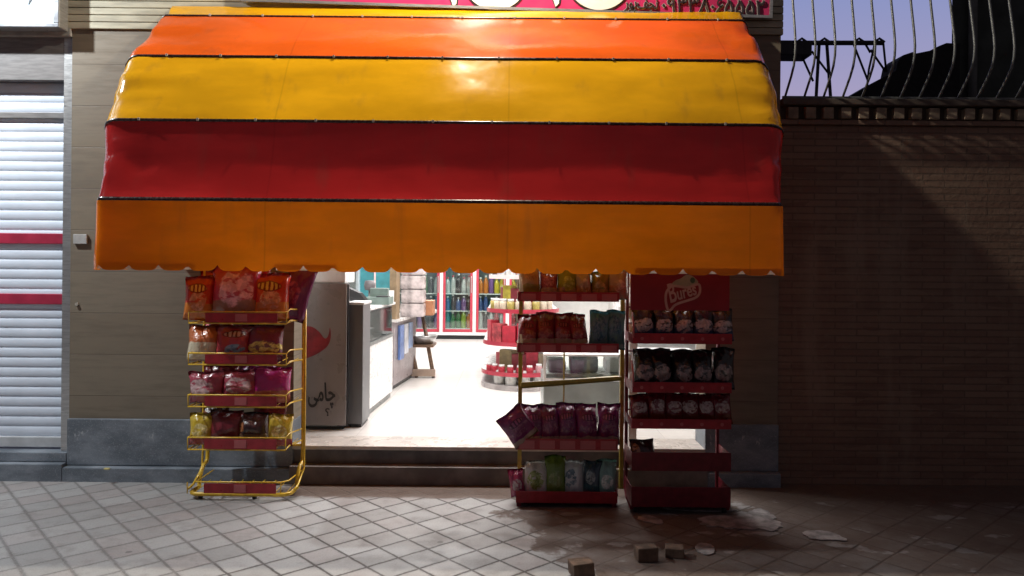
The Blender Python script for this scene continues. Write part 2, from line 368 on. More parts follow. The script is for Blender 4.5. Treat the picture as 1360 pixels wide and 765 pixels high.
m_rframe = M('red_enamel', (.15, .008, .02), .38, .05, var=.25, scale=20)
m_rstrip = M('red_price_strip', (.33, .018, .03), .35, var=.22, scale=16)
m_pstrip = M('pink_price_card', (.48, .12, .13), .4, var=.2)
m_white = M('white_laminate', (.72, .72, .72), .3, var=.06)
m_wall = M('white_wall_paint', (.68, .67, .65), .7, var=.06)
m_silver = M('silver_laminate', (.14, .147, .155), .42, .1, var=.03, scale=.7)
m_grey = M('grey_laminate', (.17, .18, .18), .35, var=.15)
m_glass = glass('shop_glass')
m_tinted = glass('tinted_counter_glass', (.55, .62, .62), .22)
m_teal = M('teal_panel', (.05, .26, .30), .45, var=.3, scale=5)
m_wood = M('brown_wood', (.17, .10, .062), .55, var=.35, scale=7, stretch=(1, 1, 10))
m_kraft = M('brown_card', (.24, .17, .10), .8, var=.25)
m_ffr = M('crimson_fridge_frame', (.40, .035, .06), .35, var=.1)
m_pink = M('pale_pink_trim', (.80, .60, .60), .35, var=.08)
m_panel = M('white_advert_panel', (.21, .19, .185), .32, var=.10, scale=3)
m_flower = M('dark_red_print', (.26, .014, .022), .4, var=.45, scale=8)
m_ink = M('black_ink', (.02, .018, .018), .5)
m_signink = M('dark_lettering', (.045, .03, .035), .4)
m_signpink = M('magenta_sign_face', (.52, .030, .125), .35, var=.12, scale=3)
m_signwhite = M('white_lettering', (.80, .80, .76), .35, var=.05)
m_rubber = M('black_caster', (.02, .02, .02), .6)
m_pale = M('pale_rough', (.33, .305, .30), .9, var=.5, scale=11, bump=.5, bscale=70)
m_brk = M('rough_brick', (.135, .085, .06), .9, var=.4, scale=18, bump=.6, bscale=80)

# ================================================================== ground
b = B(); N_ = 8
b.grid([[(-400 + 800 * i / N_, -400 + 900 * j / N_, 0) for i in range(N_ + 1)] for j in range(N_ + 1)], False)
g = struct(obj('pavement', b, m_pave))

YW = 5.6                                # facade plane
XL, XR = P(94, 300, YW).x, 1.965        # shop facade from the shutter to the brick wall
OX0, OX1, OZ1 = -1.60, 1.43, 2.35       # shop opening
ZF = .262                               # shop floor
# ================================================================== shop building
shop = thing('shop_building', 'stone clad corner shop with brightly lit open doorway under the striped awning', 'building', ((XL + XR) / 2, YW + .1, 0))
ZD = P(170, 556, YW).z                  # dado top
ZC = P(200, 40, YW).z                   # bottom of cream cornice
b = B()
b.box(XL, OX0, YW, YW + .28, ZD, ZC); b.box(OX1, XR, YW, YW + .28, ZD, ZC); b.box(OX0, OX1, YW, YW + .28, OZ1, ZC)
obj('front_wall', b, m_clad, shop)
for q0, q1 in ((XL, OX0 + .004), (OX1 - .004, XR)): obj('dado', B().box(q0, q1, YW - .028, YW + .27, .105, ZD, .006), m_gran, shop)
for q0, q1 in ((XL, OX0), (OX1, XR)): obj('base_ledge', B().box(q0, q1, YW - .085, YW + .27, -.02, .102, .008), m_gran, shop)
b = B()
b.box(XL - .06, XR + .0, YW + .02, YW + .28, ZC + .001, 5.6)
z = ZC
while z < 4.45:
    b.box(XL - .03, XR + .012, YW - .018, YW + .018, z + .003, z + .0495, .004); z += .052
b.box(XL - .03, XR + .012, YW - .04, YW + .018, 4.47, 4.62, .01)
obj('ribbed_cornice', b, m_cream, shop)
b = B(); b.box(OX0, OX1, YW - .10, YW + .5, .0, .13, .006)                        # lower step
b.box(OX0, OX1, YW + .005, YW + .5, .132, ZF - .03)
obj('entrance_step', b, M('dark_step_stone', (.17, .15, .142), .6, var=.35, scale=6, bump=.2), shop)
b = B(); b.box(OX0, OX1, YW - .03, YW + .30, ZF - .028, ZF + .002, .008)
obj('threshold', b, M('pale_marble_nosing', (.55, .50, .46), .3, var=.15, scale=5), shop)
b = B(); b.box(-2.75, 1.86, YW + .302, 14.6, ZF - .1, ZF)
obj('shop_floor', b, m_ftile, shop)
b = B(); b.box(-2.95, -2.752, YW + .29, 14.8, ZF - .1, 3.3); b.box(1.862, 2.03, YW + .302, 14.8, ZF - .1, 3.3); b.box(-2.752, 1.862, 14.602, 14.8, ZF - .1, 3.3)
b.box(-2.75, OX0, YW + .282, YW + .30, ZF, 3.2); b.box(OX1, 1.86, YW + .282, YW + .30, ZF, 3.2)
obj('interior_wall', b, m_wall, shop)
b = B(); b.box(-2.749, 1.859, YW + .304, 14.6, 3.10, 3.25)
obj('ceiling', b, m_wall, shop)
m_lamp = emit('lit_diffuser', (1, .97, .95), 4)
for x, y in PANELS:
    fr = obj('ceiling_light', B().box(x - .62, x + .62, y - .32, y + .32, 3.055, 3.099, .006), m_white, shop)
    obj('diffuser', B().box(x - .58, x + .58, y - .28, y + .28, 3.045, 3.0545), m_lamp, fr)
# sliding door jamb standing at the right of the middle rack
xj = P(838, 470, 5.75).x
jm = obj('door_jamb', B().box(xj - .03, xj + .03, YW + .04, YW + .12, ZF + .004, OZ1 - .002, .004), m_white, shop)

# ================================================================== neighbour on the left
nb = thing('neighbouring_shop', 'closed shop at left with pale roller shutter and grey lintel', 'building', (-4.6, YW + .2, 0))
YS = YW + .10
zt = P(50, 110, YS).z; zl0 = P(50, 49, YW).z; zl1 = P(50, 37, YW).z
zb = P(50, 579, YS).z; zbb = P(50, 593, YS).z
XN = -7.2
obj('lintel', B().box(XN, XL - .002, YW - .018, YW + .3, zl0, zl1 + .02, .008), m_lsteel, nb)
obj('upper_wall', B().box(XN, XL - .064, YW + .005, YW + .3, zl1 + .022, 5.6), m_cream, nb)
obj('shutter_housing', B().box(XN, XL - .002, YW + .012, YW + .3, zt + .002, zl0 - .002), m_gsteel, nb)
obj('threshold_step', B().box(XN, XL - .002, YW - .03, YW + .4, .128, zbb - .012, .006), m_gran, nb)
obj('base_ledge', B().box(XN, XL - .002, YW - .085, YW + .4, -.02, .126, .006), m_gran, nb)
obj('side_wall', B().box(XN - .4, XN - .002, YW - .03, YW + .4, .0, 5.6), m_clad, nb)
sx0, sx1 = XN + .02, P(92.5, 300, YS).x
# curtain profile, convex slats
prof = []; z = zb; pitch = .0735; k = 0
zgap0, zgap1 = P(50, 158, YS).z, P(50, 150, YS).z
while z < zt - .01:
    z1 = min(z + pitch, zt)
    for i in range(7):
        t = i / 6; prof.append((YS - .007 * math.sin(math.pi * t) ** .7, z + (z1 - z - .003) * t))
    prof.append((YS + .003, z1 - .0015)); z = z1
b = B(); b.grid([[(sx0, y, z), (sx1, y, z)] for y, z in prof], False)
sh = obj('roller_shutter', b, m_slat, nb)
obj('bottom_bar', B().box(sx0, sx1, YS - .03, YS + .01, zbb, zb - .001, .006), M('pale_bar_paint', (.58, .60, .62), .4, .1, var=.12), sh)
for v0, v1 in ((310, 324), (390, 404)):
    obj('red_stripe', B().box(sx0, sx1, YS - .026, YS - .008, P(50, v1, YS).z, P(50, v0, YS).z, .006), m_stripe, sh)
obj('top_rail', B().box(sx0, sx1, YS - .03, YS - .006, zgap0, zgap1, .004), m_gsteel, sh)  # grey strip standing in for the shaded gap across the slats
obj('guide_channel', B().box(sx1 + .0, XL - .003, YW + .01, YS + .03, zbb - .01, zl0 - .004, .003), m_alu, sh)
a, c = P(96, 311, YW - .02), P(115, 324, YW - .02)
lp = obj('latch_plate', B().box(a.x + .006, c.x, YW - .02, YW - .002, c.z, a.z, .004), M('latch_grey', (.46, .46, .45), .5), sh)
c = P(99, 404, YW - .02)
obj('latch_knob', B().tube([(c.x + .01, YW - .002, c.z), (c.x + .01, YW - .014, c.z)], .012, 10), m_clip, sh)
# light box sign
YB = 5.47
ls = thing('light_box_sign', 'white light box sign with thin aluminium frame above the roller shutter', 'sign', (P(30, 0, YB).x - .6, YB, P(30, 36, YB).z))
a = P(78, 36, YB); x1, z0 = a.x, a.z
obj('sign_box', B().box(x1 - 2.4, x1, YB + .006, YW + .0, z0, z0 + .9, .006), m_alu, ls)
obj('frame', B().box(x1 - 2.4, x1, YB - .006, YB + .005, z0, z0 + .028, .003).box(x1 - .035, x1, YB - .006, YB + .005, z0 + .03, z0 + .9, .003).box(x1 - 2.4, x1, YB - .006, YB + .005, z0 + .902, z0 + .93, .003), M('anodised_frame', (.42, .44, .48), .35, .5), ls)
obj('sign_face', B().box(x1 - 2.4, x1 - .036, YB - .002, YB + .004, z0 + .029, z0 + .9), M('pale_sign_face', (.60, .70, .78), .3, var=.10, scale=2.5), ls)
c = P(40, 4, YB - .003)
b = B(); b.prism([c + Vector((.01, 0, .18)), c + Vector((.035, 0, .18)), c + Vector((.02, 0, .04)), c + Vector((-.012, 0, -.012)), c + Vector((-.006, 0, .02))], (0, -.003, 0))
b.bm.verts.ensure_lookup_table()
obj('lettering', b, M('dark_print', (.06, .09, .12), .4), ls)

# floodlights (fixtures; out of the photograph's frame, above it)
def floodlight(loc, wall_y, label):
    x, y, z = loc
    t = thing('floodlight', label, 'floodlight', (x, wall_y, z + .12))
    obj('bracket', B().tube([(x, wall_y, z + .14), (x, wall_y - .06, z + .14), (x, y + .02, z + .12)], .012, 8).box(x - .05, x + .05, wall_y - .02, wall_y - .001, z + .08, z + .2), m_iron, t)
    b = B(); b.box(x - .12, x + .12, y - .09, y + .09, z + .04, z + .11, .01)
    for i in range(6): b.box(x - .1 + .036 * i, x - .09 + .036 * i, y - .07, y + .07, z + .111, z + .135)
    obj('housing', b, m_iron, t)
    obj('lens', B().box(x - .10, x + .10, y - .07, y + .07, z + .030, z + .039), emit('lit_lens', (1, .96, .9), 12), t)
floodlight(LAMP_ABOVE, YW - .0, 'lit floodlight on an arm above the magenta shop sign')
floodlight(LAMP_LEFT, YW + .0, 'lit floodlight on an arm above the roller shutter at left')

# ================================================================== magenta sign
YG = 5.525
A_, C_ = P(320, 1.5, YG), P(1026, 24, YG)
ux = (C_ - A_); Lg = ux.length; ux.normalize(); uz = Vector((-ux.z, 0, ux.x))
sg = thing('shop_sign', 'long magenta shop sign with Persian lettering and phone number above the awning', 'sign', ((A_.x + C_.x) / 2, YG + .05, (A_.z + C_.z) / 2))
def sq(b, x0, x1, z0, z1, y0, y1): b.prism([A_ + ux * p + uz * q + Vector((0, y0 - YG, 0)) for p, q in ((x0, z0), (x1, z0), (x1, z1), (x0, z1))], (0, y1 - y0, 0)); return b
obj('panel', sq(B(), .02, Lg - .022, .022, .88, YG + .01, YW - .024), m_signpink, sg)
b = B(); sq(b, 0, Lg, 0, .02, YG, YW - .026); sq(b, 0, Lg, .882, .90, YG, YW - .026); sq(b, 0, .018, .0201, .8819, YG, YW - .026); sq(b, Lg - .02, Lg, .0201, .8819, YG, YW - .026)
obj('frame', b, m_alu, sg)
def on_sign(u, v): return P(u, v, YG + .006)
def sign_text(name, body, size, u, v, width, mat, grow, dy, outline):
    o = on_sign(u, v) + Vector((0, dy, 0))
    f = text_bm(body, size, o, ux, uz, .006, grow, width=width)
    obj(name, f, mat, sg)
    f = text_bm(body, size, o + Vector((0, .003, 0)) - ux * outline[1] / 2, ux, uz, .003, grow + outline[0], width=width + outline[1])
    obj(name + '_outline', f, outline[2], sg)
num = '\u06F0\u06F9\u06F3\u06F3\u06F8\u06F0\u06F6\u06F5\u06F5\u06F5\u06F2'
m_halo = M('grey_lettering_edge', (.40, .36, .34), .45)
sign_text('phone_lettering', num, .150, 879, 15.5, .742, m_signink, .0, -.004, (.005, .010, m_halo))
sign_text('name_lettering', '\uFEAD\uFEEE\uFB58\uFED2\uFEA0\uFEE7', .115, 829, 10.5, .24, m_signink, .0, -.004, (.004, .008, m_halo))
for k, (uu, ww) in enumerate(((626, 62), (762, 66))):                      # big white letters, mostly above the frame
    c = on_sign(uu + ww / 2, 4)
    pts = [c + ux * (.19 * math.cos(a)) + uz * (.155 + .17 * math.sin(a)) + Vector((0, -.004, 0)) for a in [R(200 + 140 * i / 24) for i in range(25)]]
    pts += [pts[-1] + uz * .12 * i - ux * .012 * i for i in range(1, 4)]
    for nm, r, dy, mt in (('big_lettering', .036, 0, m_signwhite), ('big_lettering_outline', .048, .004, m_signink)):
        b = B(); tip = on_sign(uu - 24, 5 + 0)
        def flat(ps, r):
            L, Rr = [], []
            for i, p in enumerate(ps):
                d = (ps[min(i + 1, len(ps) - 1)] - ps[max(i - 1, 0)]).normalized(); n_ = Vector((-d.z, 0, d.x))
                L.append(p + n_ * r + Vector((0, dy, 0))); Rr.append(p - n_ * r + Vector((0, dy, 0)))
            for i in range(len(ps) - 1): b.prism([L[i], L[i + 1], Rr[i + 1], Rr[i]], (0, .0035, 0))
        flat(pts, r)
        e = .012 if dy else 0
        b.prism([tip + q + Vector((0, dy - .004, 0)) for q in (ux * (-.03 - e) + uz * .06, uz * (-.022 - e) , ux * (.022 + e) + uz * (.0), ux * (.05 + e) + uz * .3, ux * (-.01 - e) + uz * .3)], (0, .0035, 0))
        obj(nm, b, mt, sg)

# ================================================================== awning
aw = thing('awning', 'glossy awning of yellow, orange and red stripes with scalloped amber valance', 'awning', (-.42, YW, 1.95))
ZH = 1.955
# hoops: (reach from wall, height, left x, right x, corner radius)
HO = [(1.25, 1.960, -2.39, 1.552, .05), (1.10, 2.440, -2.470, 1.640, .135), (.80, 2.900, -2.505, 1.660, .135), (.35, 3.300, -2.475, 1.645, .07)]
TOP = (.03, 3.475, -2.515, 1.665, .02)
def hoop_path(h, nside=7, ncor=6, nfront=44, foot=None):
    r, z, xl, xr, c = h
    pts = []
    hinge = foot if foot else ZH
    def at(x, d): return Vector((x, YW - d, hinge + (z - hinge) * (d / r if r > .06 else 1)))
    d1 = max(r - c, .004)
    for i in range(nside): pts.append(at(xl, .004 + (d1 - .004) * i / nside))
    for i in range(ncor):
        a = R(90) * i / ncor; pts.append(at(xl + c - c * math.cos(a), d1 + (r - d1) * math.sin(a)))
    for i in range(nfront + 1): pts.append(at(xl + c + (xr - xl - 2 * c) * i / nfront, r))
    for i in range(ncor):
        a = R(90) * (1 - (i + 1) / ncor); pts.append(at(xr - c + c * math.cos(a), d1 + (r - d1) * math.sin(a)))
    for i in range(nside): pts.append(at(xr, d1 + (.004 - d1) * (i + 1) / nside))
    return pts
paths = [hoop_path(h) for h in HO] + [hoop_path(TOP, foot=3.35)]
NP = len(paths[0])
def band(name, p0, p1, mat, sag, parent=aw, amp=.017, seed=0):
    rows = []; K = 14
    for j in range(K + 1):
        t = j / K; row = []
        for i, (a, c) in enumerate(zip(p0, p1)):
            p = a.lerp(c, t); w = 4 * t * (1 - t)
            frontness = 1 if 7 <= i <= NP - 8 else .4
            q = Vector((p.x * 1.4, p.z * 2.2 + seed, p.y * 1.4))
            edge = math.exp(-min(abs(p.x - p0[13].x), abs(p.x - p0[NP - 14].x)) / .22)
            nz = noise.noise(q * 1.3) * amp + (noise.noise(Vector((p.x * 7 + p.z * 6, p.z * 8, seed))) * 2.6 + noise.noise(Vector((p.x * 15 - p.z * 12, p.z * 9, seed + 4))) * 1.1) * amp * edge
            d = (-sag * frontness + nz) * w ** .8
            dirv = Vector((0, -math.cos(R(35)), math.sin(R(35)))) if frontness == 1 else Vector((math.copysign(1, p.x + .42), 0, 0))
            row.append(p + dirv * d)
        rows.append(row)
    o = obj(name, B().grid(rows), mat, parent); return o
band('canopy_panel', paths[3], paths[4], m_yel, .010, seed=1)
band('canopy_panel', paths[2], paths[3], m_org, -.013, seed=5)
band('canopy_panel', paths[1], paths[2], m_yel, -.008, seed=9)
band('canopy_panel', paths[0], paths[1], m_red, .030, seed=14)
def ribbon(path, out, half, th):
    rows = [[] for _ in range(7)]
    for i, p in enumerate(path):
        c = Vector((-.42, YW, p.z)); d = (p - c); d.z = 0
        n_ = Vector((0, -1, .45)).normalized() if 7 <= i <= NP - 8 else Vector((math.copysign(1, p.x + .4), -.2, .3)).normalized()
        u_ = Vector((0, n_.z, -n_.y)) if 7 <= i <= NP - 8 else Vector((0, .1, 1)).normalized()
        q = p + n_ * out
        for r_, a_ in zip(rows, range(0, 181, 30)): r_.append(q + u_ * half * math.cos(R(a_)) + n_ * th * math.sin(R(a_)))
    b = B(); b.grid([list(r) for r in zip(*rows)]); return b
for k in range(4):
    h = obj('hoop_seam', ribbon(paths[k], .001, .0125 if k == 0 else .010, .008 if k == 0 else .009), m_seam, aw)
    if k:
        x = HO[k][2] + .2 + .06 * k
        while x < HO[k][3] - .12:
            p = Vector((x, YW - HO[k][0] - .010, HO[k][1] + .002))
            obj('clip', B().box(p.x - .006, p.x + .006, p.y - .008, p.y + .004, p.z - .007, p.z + .009, .002), m_clip, aw)
            x += .352 + random.uniform(-.015, .015)
# valance
zv = P(580, 361.5, YW - 1.25).z
LOB = .1665
def val_rows(side):
    out = []
    base = hoop_path((1.254, ZH + .003, HO[0][2] - .004, HO[0][3] + .004, .05), 24, 6, 240)
    L = [0]
    for a, c in zip(base, base[1:]): L.append(L[-1] + (c - a).length)
    tot = L[-1]; K = 7; rows = [[] for _ in range(K + 1)]
    for s_, p in zip(L, base):
        t = (s_ / LOB + .38) % 1; cusp = .036 * abs(2 * t - 1) ** 5
        tilt = .0065 * (p.x + .42) * 0
        for j in range(K + 1):
            f = j / K; z = (ZH - .004) + (zv + cusp - ZH) * f
            wob = .010 * f * math.sin(p.x * 5.1 + 1) + .006 * f * math.sin(p.x * 13) + noise.noise(Vector((p.x * 2, f * 2, 3))) * .012 * f
            d = Vector((0, -1, 0)) if abs(p.y - (YW - 1.254)) < .02 else Vector((math.copysign(1, p.x), 0, 0))
            rows[j].append(Vector((p.x, p.y, z + tilt)) + d * (wob + .004))
    return rows, L
rows, LL = val_rows(0)
va = obj('valance', B().grid(rows), m_val, aw)
# cream binding that shows through the notches where the hem has worn
b = B(); last = rows[-1]
for i in range(len(last) - 1):
    x = (last[i].x + last[i + 1].x) / 2
    if abs(last[i].y - last[i + 1].y) > .01 or last[i].y > YW - 1.2: continue
    keep = x < -1.80 or x > .70 or (-1.35 < x < -1.0)
    if not keep: continue
    pa = Vector((rows[-2][i].x, rows[-1][i].y + .016, zv + .003)); pb = Vector((rows[-2][i + 1].x, rows[-1][i + 1].y + .016, zv + .003))
    b.bm.faces.new([b.bm.verts.new(q) for q in (pa, pb, pb + Vector((0, .004, .038)), pa + Vector((0, .004, .038)))])
obj('hem_binding', b, m_trim, va)
# folding arms under the canopy
for x in (HO[0][2] + .05, HO[0][3] - .05):
    obj('support_arm', B().tube([(x, YW - .01, ZH - .01), (x, YW - 1.22, ZH - .012)], .014, 8), m_alu, aw)

# ================================================================== brick boundary wall, railing
ZBW = P(1200, 133, YW).z
bw = thing('boundary_wall', 'dark brown brick boundary wall with a row of projecting dentil bricks', 'wall', (4.6, YW + .1, 0))
obj('brick_face', B().box(XR + .002, 7.6, YW + .012, YW + .26, -.02, ZBW - .19), m_brick, bw)
m_dent = M('sandy_brick', (.30, .235, .17), .85, var=.35, scale=12, bump=.3)
zd0, zd1 = P(1200, 159, YW).z, P(1200, 144, YW).z
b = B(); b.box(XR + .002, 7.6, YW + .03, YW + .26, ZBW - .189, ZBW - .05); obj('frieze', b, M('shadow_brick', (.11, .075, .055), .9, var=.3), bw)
b = B(); x = XR + .05; 
while x < 7.5:
    b.box(x, x + .076, YW - .028, YW + .029, zd0 + random.uniform(-.003, .003), zd1, .006); x += .1295
obj('dentil_course', b, m_dent, bw)
obj('ledge_course', B().box(XR + .002, 7.6, YW - .012, YW + .0295, ZBW - .188, zd0 - .006, .005), m_brick, bw)
obj('coping', B().box(XR + .002, 7.65, YW - .045, YW + .29, ZBW - .049, ZBW, .008), M('dark_coping_stone', (.11, .085, .07), .75, var=.3), bw)
rl = thing('iron_railing', 'grey wrought iron railing of bellied bars on top of the brick wall', 'railing', (4.4, YW, ZBW))
obj('bottom_rail', B().box(XR + .01, 7.5, YW - .022, YW - .004, ZBW + .002, ZBW + .020, .003), m_iron, rl)
obj('top_rail', B().box(XR + .01, 7.5, YW - .09, YW - .06, ZBW + 1.25, ZBW + 1.28, .003), m_iron, rl)
cp = [(0, 0), (.055, .055), (.115, .115), (.165, .18), (.19, .25), (.195, .32), (.185, .40), (.165, .50), (.14, .62), (.115, .75), (.09, .95), (.075, 1.25)]
first = None; x = P(1042, 128, YW).x - .0; k = 0
while x < 7.4:
    if first is None:
        b = B().tube([(x, YW - .014 - a, ZBW + .018 + c) for a, c in cp], .0085, 8)
        first = obj('bar', b, m_iron, rl); fx = x
    else:
        o = first.copy(); COL.objects.link(o); o.parent = rl; o.location = first.location + Vector((x - fx, 0, 0))
    x += .1412
# things beyond the wall
YB2 = 9.4
dk = thing('dark_building', 'tall dark building with a pale downpipe rising beyond the railing at right', 'building', (P(1400, 0, YB2).x, YB2 + 1, 0))
x0 = P(1264, 60, YB2).x
obj('wall', B().prism([(x0, YB2, 0), (x0 + 6, YB2, 0), (x0 + 8.6, YB2 + 4, 0), (x0 + 2.6, YB2 + 4, 0)], (0, 0, 7.5)), m_dark, dk)
xp = P(1294, 60, YB2 - .1).x
obj('downpipe', B().tube([(xp, YB2 - .07, 0), (xp, YB2 - .07, 7.4)], .05, 10), M('grey_pipe', (.10, .11, .105), .6), dk)
rf = thing('roof_shed', 'black silhouette of a sloping roof beyond the railing', 'building', (P(1190, 130, 9.2).x, 9.6, 0))
pp = [P(1085, 150, 9.0), P(1127, 129, 9.0), P(1165, 107, 9.0), P(1190, 94, 9.0), P(1193, 80, 9.0), P(1200, 73, 9.0), P(1212, 69, 9.0), P(1216, 71, 9.0), P(1236, 67, 9.0), P(1247, 61, 9.0), P(1257, 57, 9.0), P(1275, 58, 9.0)]
poly = pp + [Vector((pp[-1].x, 9.0, 0)), Vector((pp[0].x, 9.0, 0))]
obj('roof', B().prism(poly, (0, .38, 0)), M('black_roofing', (.010, .010, .012), .9), rf)
YP = 8.6
pf = thing('pipe_frame', 'dark metal pipe frame with box standing behind the railing', 'frame', (P(1110, 60, YP).x, YP, 0))
m_dm = M('dark_metal', (.018, .018, .024), .6)
q = lambda u, v: P(u, v, YP)
xl_ = q(1000, 57)
obj('cross_pipe', B().tube([q(1000, 57), q(1172, 57)], .028, 8), m_dm, pf)
a, c = q(1000, 57), q(1073, 77)
obj('box', B().box(a.x, c.x, YP - .12, YP + .16, c.z, a.z, .01), m_dm, pf)
for pl in ([(1088, 57), (1084, 128), (1080, 400)], [(1098, 57), (1103, 128), (1110, 400)]):
    obj('leg', B().tube([Vector((q(*p).x, YP, max(0, q(*p).z))) for p in pl], .018, 6), m_dm, pf)
for pl in ([(1066, 77), (1080, 108)], [(1078, 68), (1100, 97)], [(1133, 57), (1153, 108)], [(1149, 58), (1156, 70)], [(1162, 57), (1154, 92), (1150, 130)], [(1173, 56), (1177, 95)], [(1156, 66), (1176, 95)]):
    obj('brace', B().tube([q(*p) for p in pl], .012, 6), m_dm, pf)
for u in (1065, 1095, 1141, 1168):
    obj('clamp', B().tube([q(u - 7, 56), q(u, 51), q(u + 7, 56)], .014, 6), m_dm, pf)

# ================================================================== snack bags
def bag(w, h, d, seed, crumple=1.0):
    rnd = random.Random(seed); nx, nz = 13, 15
    ph, ph2 = rnd.uniform(0, 6), rnd.uniform(0, 6)
    def pt(i, j, s):
        x = -1 + 2 * i / (nx - 1); z = j / (nz - 1)
        pz = max(0, math.sin(math.pi * min(1, max(0, (z - .04) / .88)))) ** .55
        px = max(0, 1 - abs(x) ** 2.6) ** .6
        t = d / 2 * pz * px
        cr = math.exp(-((z - .90) / .11) ** 2) + math.exp(-((z - .06) / .10) ** 2)
        t2 = d * .10 * math.sin(x * 8 + ph) * cr * crumple
        n_ = noise.noise(Vector((x * 1.7 + seed, z * 2.4, s * 2))) * d * .22 * crumple * px
        xx = x * w / 2 * (1 - .07 * pz + .03 * noise.noise(Vector((z * 3, seed, x))))
        zz = z * h + (.02 * h * math.sin(x * 3 + ph2) if z > .9 else 0)
        return Vector((xx, -s * (t + n_ * pz) + t2, zz))
    bm = bmesh.new(); Fv = [[bm.verts.new(pt(i, j, 1)) for i in range(nx)] for j in range(nz)]
    Bk = [[Fv[j][i] if i in (0, nx - 1) or j in (0, nz - 1) else bm.verts.new(pt(i, j, -1)) for i in range(nx)] for j in range(nz)]
    for g_ in (Fv, Bk):
        for j in range(nz - 1):
            for i in range(nx - 1):
                try: f = bm.faces.new((g_[j][i], g_[j][i + 1], g_[j + 1][i + 1], g_[j + 1][i])); f.smooth = True
                except ValueError: pass
    b = B.__new__(B); b.bm = bm; return b
PR = {
 'crimson': printed('crimson_print', (.42, .015, .022), None, (.50, .26, .20), (.75, .50, .12), e=(.52, .34, .36, .24), lg=(.5, .72, .34, .09)),
 'redorange': printed('red_orange_print', (.50, .03, .015), (.52, .16, .02), (.48, .22, .12), (.72, .50, .10), low=.36, lg=(.45, .70, .32, .09)),
 'rose': printed('rose_print', (.42, .02, .06), (.30, .14, .09), (.60, .32, .40), None, e=(.6, .55, .34, .30)),
 'violet': printed('violet_print', (.16, .012, .10), None, (.30, .02, .10), None),
 'orangewhite': printed('orange_white_print', (.46, .13, .04), (.66, .58, .42), None, None, low=.48),
 'redblue': printed('red_blue_print', (.38, .04, .05), None, (.14, .20, .30), (.5, .3, .26), e=(.55, .30, .30, .16)),
 'plumyellow': printed('plum_yellow_print', (.17, .012, .04), None, (.60, .46, .08), None, e=(.5, .36, .42, .17)),
 'pinkfoil': printed('pink_foil_print', (.34, .045, .075), None, (.42, .28, .28), None, e=(.4, .5, .34, .26)),
 'magenta': printed('magenta_print', (.40, .015, .16), (.46, .12, .06), None, None),
 'gold': printed('gold_print', (.55, .38, .03), (.32, .02, .02), (.6, .5, .2), None, low=.22),
 'darkred': printed('dark_red_brown_print', (.15, .012, .02), (.30, .22, .16), None, None, low=.22),
 'dark': printed('dark_brown_print', (.05, .014, .014), (.16, .10, .06), (.25, .08, .02), None, e=(.2, .5, .14, .34)),
 'beige': printed('beige_tan_print', (.46, .35, .19), (.30, .30, .07), (.38, .24, .12), None, low=.40, e=(.5, .72, .30, .2)),
 'mauve': printed('mauve_print', (.24, .045, .12), (.42, .36, .33), (.34, .12, .2), None, low=.35, e=(.5, .62, .3, .2)),
 'lime': printed('lime_print', (.27, .36, .035), (.42, .34, .26), (.34, .46, .06), None, low=.30),
 'olive': printed('olive_print', (.20, .20, .05), (.36, .28, .16), (.30, .27, .10), None, low=.30),
 'greyfoil': printed('grey_green_foil_print', (.38, .35, .24), (.38, .24, .15), (.48, .44, .34), None, low=.40),
 'maroon': printed('maroon_foil_print', (.24, .008, .03), (.46, .40, .34), (.24, .05, .04), (.34, .05, .06), low=.24, e=(.5, .38, .4, .14), lg=(.5, .62, .26, .06), rough=.2),
 'teal': printed('teal_print', (.08, .24, .28), (.16, .30, .32), (.02, .12, .20), None, low=.12, e=(.5, .5, .38, .34)),
 'purple': printed('purple_foil_print', (.17, .014, .105), (.42, .32, .27), (.17, .03, .10), (.30, .08, .2), low=.16, e=(.5, .40, .4, .16), lg=(.5, .62, .28, .07), rough=.2),
 'whitegreen': printed('silver_green_print', (.62, .62, .58), None, (.22, .30, .08), None, e=(.5, .45, .36, .26)),
 'green': printed('moss_green_print', (.15, .24, .03), (.17, .26, .05), (.16, .22, .05), None),
 'silver': printed('silver_print', (.60, .64, .64), None, (.10, .16, .20), None, e=(.4, .5, .3, .24)),
 'navy': printed('navy_teal_print', (.035, .07, .10), (.05, .12, .14), (.25, .32, .32), None, e=(.4, .55, .26, .2)),
 'seafoam': printed('seafoam_print', (.24, .42, .37), None, (.56, .64, .58), None, e=(.5, .4, .3, .2)),
 'blackblue': printed('black_blue_print', (.012, .014, .018), (.03, .06, .15), (.40, .39, .40), None, low=.36, e=(.5, .42, .42, .20)),
 'blackgrey': printed('black_grey_print', (.010, .010, .011), (.05, .05, .07), (.26, .20, .19), None, low=.16, e=(.5, .36, .38, .20), rough=.18),
 'redlogo': printed('dark_red_logo_print', (.16, .008, .016), (.16, .025, .008), (.36, .26, .24), None, low=.30, e=(.5, .56, .36, .20)),
 'raspberry': printed('raspberry_foil_print', (.30, .02, .09), None, (.45, .40, .42), None),
}
BAGMESH = {}
def bag_mesh(kind, w, h, d, v):
    k = (kind, round(w, 3), round(h, 3), round(d, 3), v)
    if k not in BAGMESH: BAGMESH[k] = mesh(bag(w, h, d, hash(kind) % 97 + v * 13 if False else sum(map(ord, kind)) % 97 + v * 13), PR[kind], 'snack_bag')
    return BAGMESH[k]
def put_bag(kind, u0, u1, z, h, Y, label, group, lean=.18, d=.09, twist=None, v=None, roll=None):
    x0, x1 = P(u0, 450, Y).x, P(u1, 450, Y).x
    v = random.randint(0, 2) if v is None else v
    tw = random.uniform(-.2, .2) if twist is None else twist
    rl_ = random.uniform(-.05, .05) if roll is None else roll
    return place('snack_bag', bag_mesh(kind, 1.09 * (x1 - x0), h, d, v), ((x0 + x1) / 2, Y, z), (-lean, rl_, tw), label, 'snack bag', group, (random.uniform(1.0, 1.08), 1, random.uniform(.95, 1.06)))

